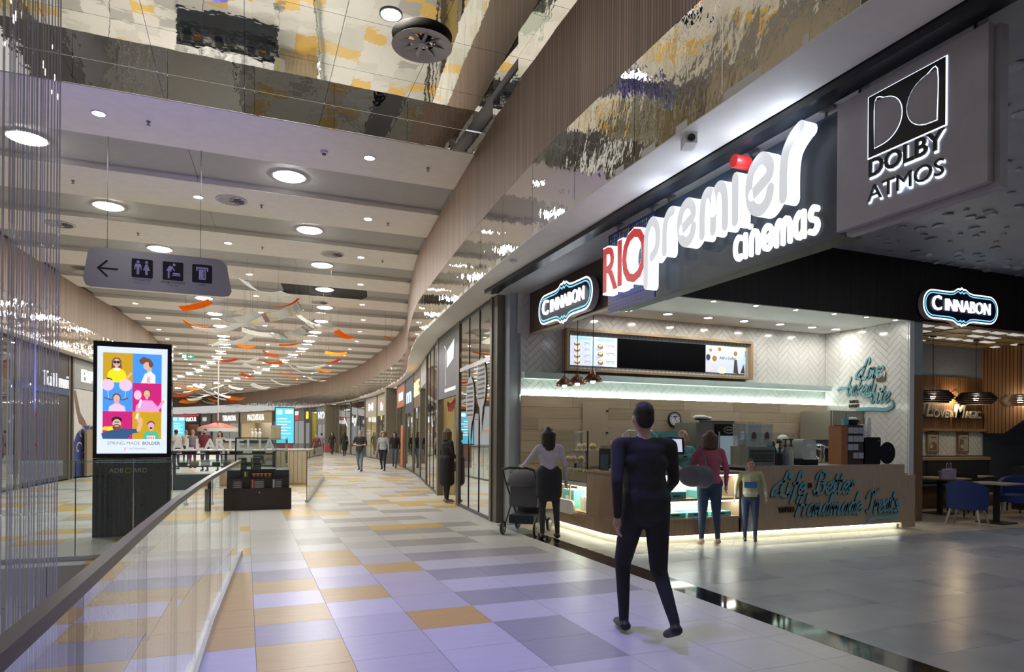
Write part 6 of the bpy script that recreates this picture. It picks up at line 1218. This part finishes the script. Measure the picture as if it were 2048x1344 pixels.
def person(label, loc, rz, hgt=1.68, top=(.1,.1,.1), bottom=(.05,.05,.08), shoe=(.03,.03,.03), hair=(.05,.03,.02), hairstyle='short', arms=None, legs=None, sleeve='long', lean=0., girth=1., skirt=None, head_turn=0., head_nod=0., vox=.014, legskin=None, female=True, beard=None, cap=None, z0=0., socks=None, belt=None, extra=None):
    """one continuous body surface grown from joints, coloured by garment; hair is a child"""
    t = thing('person', label, 'person', (loc[0],loc[1],z0), rz); k = hgt/1.70
    mats = [SKIN, pm('top_%s' % '_'.join('%03d' % int(c*999) for c in top), top, .8, var=.08, scale=14), pm('bottom_%s' % '_'.join('%03d' % int(c*999) for c in bottom), bottom, .8, var=.1, scale=14), pm('shoe_%s' % '_'.join('%03d' % int(c*999) for c in shoe), shoe, .5), EYE, LIP]
    if legskin: mats.append(pm('tights_%s' % '_'.join('%03d' % int(c*999) for c in legskin), legskin, .7))
    if belt: mats.append(pm('extra_%s' % '_'.join('%03d' % int(c*999) for c in belt), belt, .7))
    hipz = .93; Rl = Matrix.Rotation(-lean,3,'X'); 
    def up(p): q = Vector(p)-Vector((0,0,hipz)); return (Rl @ q)+Vector((0,0,hipz))
    prims = []   # (a, b, r0, r1, region, flat)
    def add(a, b, r0, r1, reg, fl=1.): prims.append((Vector(a), Vector(b), r0, r1, reg, fl))
    g = girth; sw = .155 if female else .18
    add((-.075*g,0,.93),(.075*g,0,.93),.105*g,.105*g,2,.9); wst = .138 if female else .155; add((-.02,0,.97),(.02,0,.97),.140*g,.140*g,1 if not belt else 1,.85); add((0,0,.97),up((0,0,1.14)),wst*g,wst*g,1,.82)
    add(up((0,0,1.10)),up((0,.0,1.30)),wst*g,.145*g,1,.8); add(up((-.07,0,1.27)),up((.07,0,1.27)),.105*g,.105*g,1,.85)
    add(up((-sw,0,1.405)),up((sw,0,1.405)),.055*g,.055*g,1); add(up((-.08,0,1.36)),up((.08,0,1.36)),.085,.085,1)
    if female: add(up((-.06,.085,1.27)),up((.06,.085,1.27)),.055*g,.055*g,1)
    add(up((0,-.005,1.40)),up((0,.01,1.51)),.052,.048,0)
    arms = arms or {}; legs = legs or {}
    for s, nm in ((-1,'L'),(1,'R')):
        el, wr = arms.get(nm, ((s*.24,-.02,1.13),(s*.25,.06,.89))); sh = up((s*(sw+.02),0,1.395)); el = Vector(el); wr = Vector(wr)
        add(sh, el, .052*g, .042*g, 1); add(el, wr, .040*g if sleeve == 'long' else .038, .029, 1 if sleeve == 'long' else 0)
        d = (wr-el).normalized(); add(wr, wr+d*.06, .026, .034, 0, .7)
        kn, an = legs.get(nm, ((s*.10,.01,.50),(s*.10,-.02,.09))); kn = Vector(kn); an = Vector(an); hp = Vector((s*.09,0,.90))
        lr = 2 if not legskin else 6
        add(hp, kn, .092*g, .062*g, lr); add(kn, an, .058*g, .038, lr)
        toe = an+Vector((0,.165,-.058)) if an.z < .15 else an+Vector((0,.13,-.12))
        add(an+Vector((0,-.035,-.045)), toe, .045, .034, 3, .85)
    if skirt: # (z_bottom, r_top, r_bottom, region)
        zb, rt_, rb_, rg = skirt
        for q in range(14): z_a = 1.02+(zb-1.02)*q/14; z_b = 1.02+(zb-1.02)*(q+1)/14; ra = rt_+(rb_-rt_)*q/14; rb2 = rt_+(rb_-rt_)*(q+1)/14; ra = min(ra,.16); rb2 = min(rb2,.16); add((-.05,0,z_a),(.05,0,z_a),ra,ra,rg,.8); add((-.05,0,z_b),(.05,0,z_b),rb2,rb2,rg,.8)
    mb = MB()
    for a, b, r0, r1, rg, fl in prims: capsule(mb, a, b, r0, r1, 12, fl)
    hc = up((0,.02,1.60)); Rh = Matrix.Rotation(head_turn,3,'Z') @ Matrix.Rotation(-lean-head_nod,3,'X')
    def hp_(p): return hc+Rh @ Vector(p)
    mb.ell(hc,(.073,.092,.112),16,12,Rh.to_4x4()); mb.ell(hp_((0,.045,-.065)),(.05,.048,.05),12,8); mb.ell(hp_((0,.098,-.012)),(.013,.02,.022),8,6)
    for s in (-1,1): mb.ell(hp_((s*.075,-.005,-.01)),(.012,.022,.032),8,6)
    body = remesh(mb, vox)
    for m_ in mats: body.materials.append(m_)
    P0 = prims
    for f in body.polygons:
        c = f.center; best = 1e9; rg = 0
        for a, b, r0, r1, r_, fl in P0:
            ab = b-a; L2 = ab.length_squared; s = max(0,min(1,(c-a).dot(ab)/L2)) if L2 > 1e-9 else 0; d = (c-(a+ab*s)).length-(r0+(r1-r0)*s)
            if d < best: best = d; rg = r_
        if (c-hc).length < .15 and (c-hc).length-.085 < best: rg = 0
        if belt and rg in (1,) and .98 < c.z < 1.04: rg = len(mats)-1
        if rg == 1 and abs(c.x) < .20 and not (skirt and skirt[3] == 1) and c.z < (1.0 if skirt else .93): rg = 2
        f.material_index = rg
    # fingers, eyes, lips joined to the same mesh
    mb = MB()
    for s, nm in ((-1,'L'),(1,'R')):
        el, wr = arms.get(nm, ((s*.24,-.02,1.13),(s*.25,.06,.89))); el = Vector(el); wr = Vector(wr); d = (wr-el).normalized(); sd = d.cross(Vector((s,0,0))); sd = sd.normalized() if sd.length > .2 else Vector((0,1,0)); nn = d.cross(sd)
        mb.m = 0
        for q in range(4):
            o_ = wr+d*.075+sd*(-.024+.016*q); L = (.062,.072,.068,.052)[q]; mid = o_+d*L*.55; capsule(mb, o_, mid, .0088, .008, 6); capsule(mb, mid, mid+(d*.7-nn*s*.6).normalized()*L*.55, .008, .006, 6)
        o_ = wr+d*.03+sd*.03; capsule(mb, o_, o_+(d*.6+sd*.8).normalized()*.05, .010, .008, 6)
    for s in (-1,1): mb.m = 4; mb.ell(hp_((s*.030,.083,.005)),(.012,.008,.007),8,6); mb.ell(hp_((s*.030,.088,.028)),(.018,.006,.004),8,4)
    mb.m = 5; mb.ell(hp_((0,.092,-.05)),(.022,.007,.007),8,6)
    ex = mb.mesh(mats, 'ex'); bm = bmesh.new(); bm.from_mesh(body); bm.from_mesh(ex); bm.to_mesh(body); bm.free(); bpy.data.meshes.remove(ex)
    body.shade_smooth(); body.transform(Matrix.Scale(k,4)); b_ = link('body', body, t); 
    # hair
    hm = pm('hair_%s' % '_'.join('%03d' % int(c*999) for c in hair), hair, .55, var=.3, scale=40, stretch=(3,3,.6)); mb = MB()
    mb.ell(hp_((0,-.018,.034)) if hairstyle != 'short' else hp_((0,-.016,.044)),(.084,.096,.100) if hairstyle != 'short' else (.079,.090,.084),14,10,Rh.to_4x4()); 
    if hairstyle == 'short': mb.ell(hp_((0,-.045,.0)),(.072,.058,.085),12,8,Rh.to_4x4())
    if hairstyle == 'long':
        for q in range(7): a = PI*(q/6)+PI; x = .075*math.cos(a); y = -.02+.075*math.sin(a); capsule(mb, hp_((x,y,.02)), hp_((x*1.15,y-.01,-.26-.03*math.sin(q*2))), .042, .022, 8)
    if hairstyle == 'bob':
        for q in range(9): a = PI*(-.12+1.24*q/8)+PI; x = .078*math.cos(a); y = -.01+.08*math.sin(a); capsule(mb, hp_((x,y,.03)), hp_((x*1.2,y*1.1,-.13)), .04, .03, 8)
    if hairstyle == 'curly':
        rc = random.Random(6)
        for q in range(46):
            a = rc.uniform(0,2*PI); e = rc.uniform(-.7,1.3)
            mb.ell(hp_(Vector((math.cos(a)*math.cos(e)*.13, math.sin(a)*math.cos(e)*.12-.045, math.sin(e)*.12))),(.045,.045,.045),8,5)
    if hairstyle == 'pony': capsule(mb, hp_((0,-.09,.02)), hp_((0,-.15,-.12)), .035, .018, 8)
    hme = remesh(mb, max(.012,vox*.9), 2)
    # keep the face clear
    bm = bmesh.new(); bm.from_mesh(hme); Ri = Rh.inverted(); fr_ = []
    for f in bm.faces:
        q = Ri @ (f.calc_center_median()-hc)
        if q.y > .035 and q.z < .055 and abs(q.x) < .085: fr_.append(f)
    bmesh.ops.delete(bm, geom=fr_, context='FACES'); bm.to_mesh(hme); bm.free()
    hme.materials.append(hm); hme.shade_smooth(); hme.transform(Matrix.Scale(k,4)); link('hair', hme, t)
    if beard: mb = MB(); mb.ell(hp_((0,.055,-.075)),(.056,.05,.05),12,8); m2 = mb.mesh(hm,'beard'); m2.transform(Matrix.Scale(k,4)); link('beard', m2, t)
    if cap: mb = MB(); mb.ell(hp_((0,-.01,.06)),(.095,.11,.085),16,8); mb.ell(hp_((0,.10,.03)),(.07,.07,.012),12,5); m2 = mb.mesh(pm('cap_%d' % int(cap[0]*99), cap, .7),'cap'); m2.transform(Matrix.Scale(k,4)); link('cap', m2, t)
    if extra: extra(t, k)
    return t
AWAY = -YAW
def gp(u, v): p = G(u, v); return (p.x, p.y)
# the man striding past in the foreground
walk = {'L': ((-.10,.20,.52),(-.10,.16,.10)), 'R': ((.10,-.02,.50),(.10,-.32,.20))}
person('tall man in dark jacket and trousers striding across the tiled floor', (2.86,4.33), AWAY+.15, 1.80, (.022,.022,.026), (.018,.018,.022), (.012,.012,.012), (.02,.015,.012), 'short',
    {'L': ((-.25,-.12,1.14),(-.24,-.10,.90)), 'R': ((.25,.08,1.14),(.22,.24,1.00))}, walk, lean=.06, girth=1.06, female=False, vox=.012, skirt=(.93,.14,.135,1))
# shopper with pram
person('dark-haired woman in a white sweater, black shorts and tights at the pram', gp(1097,1077), AWAY+.12, 1.66, (.55,.53,.57), (.025,.025,.03), (.02,.02,.02), (.018,.012,.01), 'long',
    {'L': ((-.33,.06,1.18),(-.40,.30,1.08)), 'R': ((.25,-.02,1.13),(.27,.03,.90))}, {'L': ((-.10,.01,.50),(-.10,-.02,.09)), 'R': ((.12,.02,.50),(.14,0,.09))}, legskin=(.045,.038,.042), skirt=(.70,.15,.175,2), vox=.012, head_turn=-.5)
# shopper in pink
person('woman in a pink sweater and cropped jeans standing at the bakery till', gp(1418,1088), AWAY-.05, 1.62, (.46,.12,.17), (.045,.07,.13), (.50,.36,.30), (.12,.06,.03), 'bob',
    {'L': ((-.25,.05,1.15),(-.20,.30,1.03)), 'R': ((.25,-.02,1.13),(.26,.05,.90))}, {'L': ((-.10,.01,.50),(-.12,-.02,.09)), 'R': ((.11,.02,.50),(.13,0,.09))}, girth=1.14, vox=.012, head_turn=.3)
p = gp(1403,1088); t = thing('shoulder_bag', 'grey slouchy leather shoulder bag on the arm of the woman in pink', 'bag', (p[0]-.14,p[1]-.10,.86), AWAY)
mb = MB(); mb.ell((-.10,-.06,.14),(.21,.075,.16),16,10); mb.ell((.06,-.06,.13),(.15,.08,.17),14,9); bagm = remesh(mb, .015); bagm.materials.append(pm('grey_leather',(.16,.16,.19),.45,var=.15)); bagm.shade_smooth(); link('bag_body', bagm, t); MB().tube([(-.20,-.05,.24),(-.10,.0,.42),(.03,.05,.56),(.08,.02,.42),(.10,-.05,.26)], .014, 6).build('strap', pm('grey_leather',(.16,.16,.19)), t)
# child
person('small child in a yellow, blue and white jacket and dark trousers by the counter', gp(1500,1082), AWAY+PI-.3, 1.22, (.50,.50,.28), (.05,.07,.14), (.02,.02,.03), (.10,.06,.04), 'short',
    {'L': ((-.28,.02,1.15),(-.30,.12,.95)), 'R': ((.28,.02,1.15),(.30,.12,.95))}, None, vox=.014, female=False, girth=1.05, belt=(.6,.6,.6), extra=lambda t, k: MB().mm(-.125*k,.125*k,.085*k,.135*k,1.12*k,1.24*k).build('chest_panel', pm('child_blue',(.06,.14,.45),.7), t))
# attendant at the till
person('fair-haired attendant in a teal T-shirt behind the till', (YP(1366,900,8.88).x,8.88), AWAY+PI+.35, 1.64, (.14,.38,.38), (.03,.03,.03), (.02,.02,.02), (.36,.22,.12), 'pony',
    {'L': ((-.23,.06,1.14),(-.14,.26,1.06)), 'R': ((.23,.06,1.14),(.16,.26,1.06))}, None, sleeve='short', head_nod=-.35, vox=.012, extra=lambda t, k: flat([(R4(-.10*k,-.02*k,1.27*k,1.295*k), dark)], 'chest_print', Matrix.Rotation(PI,4,'Z') @ fr((0,-.150*k,0)), t))
person('kitchen worker in a teal shirt and pale cap bending behind the drinks machines', (YP(1530,880,10.1).x,10.15), AWAY-PI/2, 1.68, (.16,.40,.40), (.03,.03,.03), (.02,.02,.02), (.06,.04,.03), 'short', {'L': ((-.2,.35,1.15),(-.15,.5,1.0)), 'R': ((.2,.35,1.15),(.15,.5,1.0))}, None, sleeve='short', lean=.55, cap=(.6,.58,.52), vox=.016)
# corridor people
person('woman in a long black coat and tan heeled shoes at the open doorway', gp(893,1006), AWAY-.9, 1.68, (.012,.012,.014), (.012,.012,.014), (.28,.15,.08), (.09,.06,.045), 'bob', {'L': ((-.22,.0,1.13),(-.18,.16,1.0)), 'R': ((.22,.02,1.13),(.18,.2,1.0))}, {'L': ((-.09,.03,.50),(-.10,.05,.10)), 'R': ((.09,-.02,.50),(.10,-.05,.10))}, skirt=(.50,.15,.16,1), vox=.014, girth=1.08)
p = gp(905,1004); t = thing('handbag', 'small dark red handbag held beside the black-coated woman', 'bag', (p[0]+.12,p[1]-.05,.72), .3); MB().mm(-.10,.10,-.05,.05,0,.22).build('bag_body', pm('bag_red',(.16,.02,.03),.4), t); MB().tube([(-.07,0,.22),(-.05,0,.38),(.05,0,.38),(.07,0,.22)], .008, 6).build('handle', pm('bag_red',(.16,.02,.03),.4), t)
stride = {'L': ((-.09,.14,.52),(-.09,.12,.10)), 'R': ((.09,.0,.50),(.09,-.20,.14))}
person('man in a black T-shirt and blue jeans carrying a jacket over folded arms', gp(720,943), AWAY+PI, 1.70, (.025,.025,.028), (.14,.19,.26), (.02,.02,.02), (.22,.20,.19), 'short', {'L': ((-.27,.06,1.14),(-.08,.22,1.10)), 'R': ((.27,.06,1.14),(.08,.22,1.10))}, stride, sleeve='short', female=False, girth=1.1, vox=.018, extra=lambda t, k: MB().ell((0,.20*k,.98*k),(.14,.07,.18),12,8).build('carried_jacket', pm('jacket_olive',(.05,.045,.035),.8), t))
person('curly-haired woman in a patterned grey blouse walking along the corridor', gp(766,942), AWAY+PI, 1.66, (.40,.40,.44), (.02,.02,.03), (.02,.02,.02), (.30,.17,.08), 'curly', None, stride, vox=.018, girth=1.12)
person('dark-haired woman in a black sweater and jeans walking behind her friend', gp(789,936), AWAY+PI, 1.66, (.018,.018,.02), (.10,.14,.20), (.02,.02,.02), (.04,.025,.02), 'long', None, stride, vox=.018, girth=1.1)
def far_p(u, t_, label, **k): q = at(u, 900, t_); return person(label, (q.x,q.y), k.pop('rz', AWAY+PI), vox=.024, **k)
far_p(689, 46, 'long-haired woman in a black dress walking away down the corridor', rz=AWAY, top=(.015,.015,.016), bottom=(.015,.015,.016), hair=(.01,.01,.01), hairstyle='long', skirt=(.55,.16,.2,1), legs=stride)
far_p(664, 50, 'woman in a black outfit with a pale scarf approaching in the distance', top=(.02,.02,.02), bottom=(.02,.02,.02), hair=(.03,.02,.02), hairstyle='bob', legs=stride, hgt=1.7)
p = at(656,913,50); t = thing('shopping_bag', 'red carrier bag held by the distant woman with the scarf', 'bag', (p.x,p.y,.25)); MB().mm(-.25,.25,-.1,.1,0,.5).build('bag_body', pm('carrier_red',(.45,.06,.08),.6), t); MB().tube([(-.1,0,.5),(0,0,.7),(.1,0,.5)], .015, 6).build('handle', pm('carrier_red',(.45,.06,.08),.6), t)
far_p(410, 27, 'bearded man in a maroon T-shirt standing behind the island kiosk', top=(.16,.02,.03), hair=(.02,.015,.015), beard=True, female=False, sleeve='short', girth=1.15, hgt=1.72)
far_p(440, 27, 'long-haired woman in a beige top by the island kiosk', top=(.42,.34,.26), hair=(.02,.015,.015), hairstyle='long', hgt=1.62)
far_p(352, 28, 'dark-haired person in a cream top at the end of the island kiosk', rz=AWAY+1, top=(.5,.46,.36), hair=(.02,.015,.015))
far_p(372, 33, 'person in a white shirt seen from behind near the far screen', rz=AWAY, top=(.55,.53,.5), hair=(.2,.17,.15))
far_p(385, 29, 'grey-haired person in a grey top and magenta scarf leaning at the kiosk', rz=AWAY, top=(.22,.2,.19), bottom=(.2,.02,.1), hair=(.25,.23,.21), belt=(.25,.02,.12))
far_p(633, 38, 'dark-haired woman in a maroon top behind the café balustrade', top=(.12,.03,.04), hair=(.03,.02,.02), hgt=1.55)
far_p(643, 44, 'person in a grey top walking past the grey shopfront', rz=AWAY, top=(.2,.2,.22), hair=(.02,.02,.02), hgt=1.62)
# ================================================================== PRAM
g = G(1066,1066); t = thing('pram', 'grey folding pram with a hood and a seated baby blanket', 'pram', (g.x-.06,g.y+.12,0), AWAY-.35)
fmt = pm('pram_frame',(.03,.03,.033),.35,.4); fab = pm('pram_fabric',(.13,.13,.14),.8); 
for s in (-1,1):
    MB().tube([(s*.26,-.42,1.02),(s*.26,-.32,.86),(s*.25,.05,.42),(s*.24,.34,.12)], .014, 8).build('frame_tube', fmt, t); MB().tube([(s*.25,-.36,.12),(s*.25,-.05,.45),(s*.25,.12,.62)], .013, 8).build('frame_tube', fmt, t)
    for y_ in (-.36,.34):
        w_ = MB().lathe([(.03,-.02),(.095,-.02),(.105,-.012),(.105,.012),(.095,.02),(.03,.02)], n=20).build('wheel', black, t, None, Matrix.Translation((s*.27,y_,.105)) @ Matrix.Rotation(PI/2,4,'Y')); MB().lathe([(.03,-.024),(.03,.024)], n=10).build('hub', pm('hub_grey',(.3,.3,.3),.4), w_)
MB().tube([(-.26,-.42,1.02),(-.15,-.45,1.05),(.15,-.45,1.05),(.26,-.42,1.02)], .018, 8).build('handle', black, t)
mb = MB(); mb.mm(-.22,.22,-.18,-.14,.45,.98); mb.mm(-.22,.22,-.16,.22,.42,.47); mb.mm(-.22,.22,.20,.24,.22,.46); mb.mm(-.235,-.21,-.18,.2,.45,.62); mb.mm(.21,.235,-.18,.2,.45,.62); mb.build('seat', fab, t)
n = 10; vs = []; fs = []
for i in range(n+1):
    a = PI*.02+PI*.66*i/n
    for j in range(9): b = PI*j/8; x = -.24*math.cos(b); r = .27*(.75+.25*math.sin(b)); vs.append((x, -.16+.02-r*math.cos(a)*.95+.06, .74+r*math.sin(a)*1.05))
for i in range(n):
    for j in range(8): q = i*9+j; fs.append((q,q+1,q+10,q+9))
MB().add(vs, fs).build('hood', fab, t); MB().mm(-.20,.20,-.28,.20,.17,.30).build('basket', pm('basket_navy',(.03,.035,.05),.8), t)
t2 = thing('baby', 'baby with a rust-coloured hat sitting in the pram', 'person', t.location, AWAY-.35)
mb = MB(); mb.ell((0,-.02,.60),(.10,.09,.13)); mb.ell((0,.0,.78),(.065,.068,.075)); 
for s in (-1,1): capsule(mb, (s*.10,.0,.64), (s*.13,.12,.56), .035, .03, 8); capsule(mb, (s*.06,.04,.52), (s*.08,.2,.51), .045, .035, 8)
bb = remesh(mb, .014); bb.materials.append(pm('baby_grey',(.32,.30,.31),.8)); bb.materials.append(SKIN)
for f in bb.polygons: f.material_index = 1 if f.center.z > .72 else 0
bb.shade_smooth(); link('body', bb, t2); MB().ell((0,-.012,.81),(.073,.075,.062)).build('hat', pm('hat_rust',(.42,.24,.17),.8), t2)
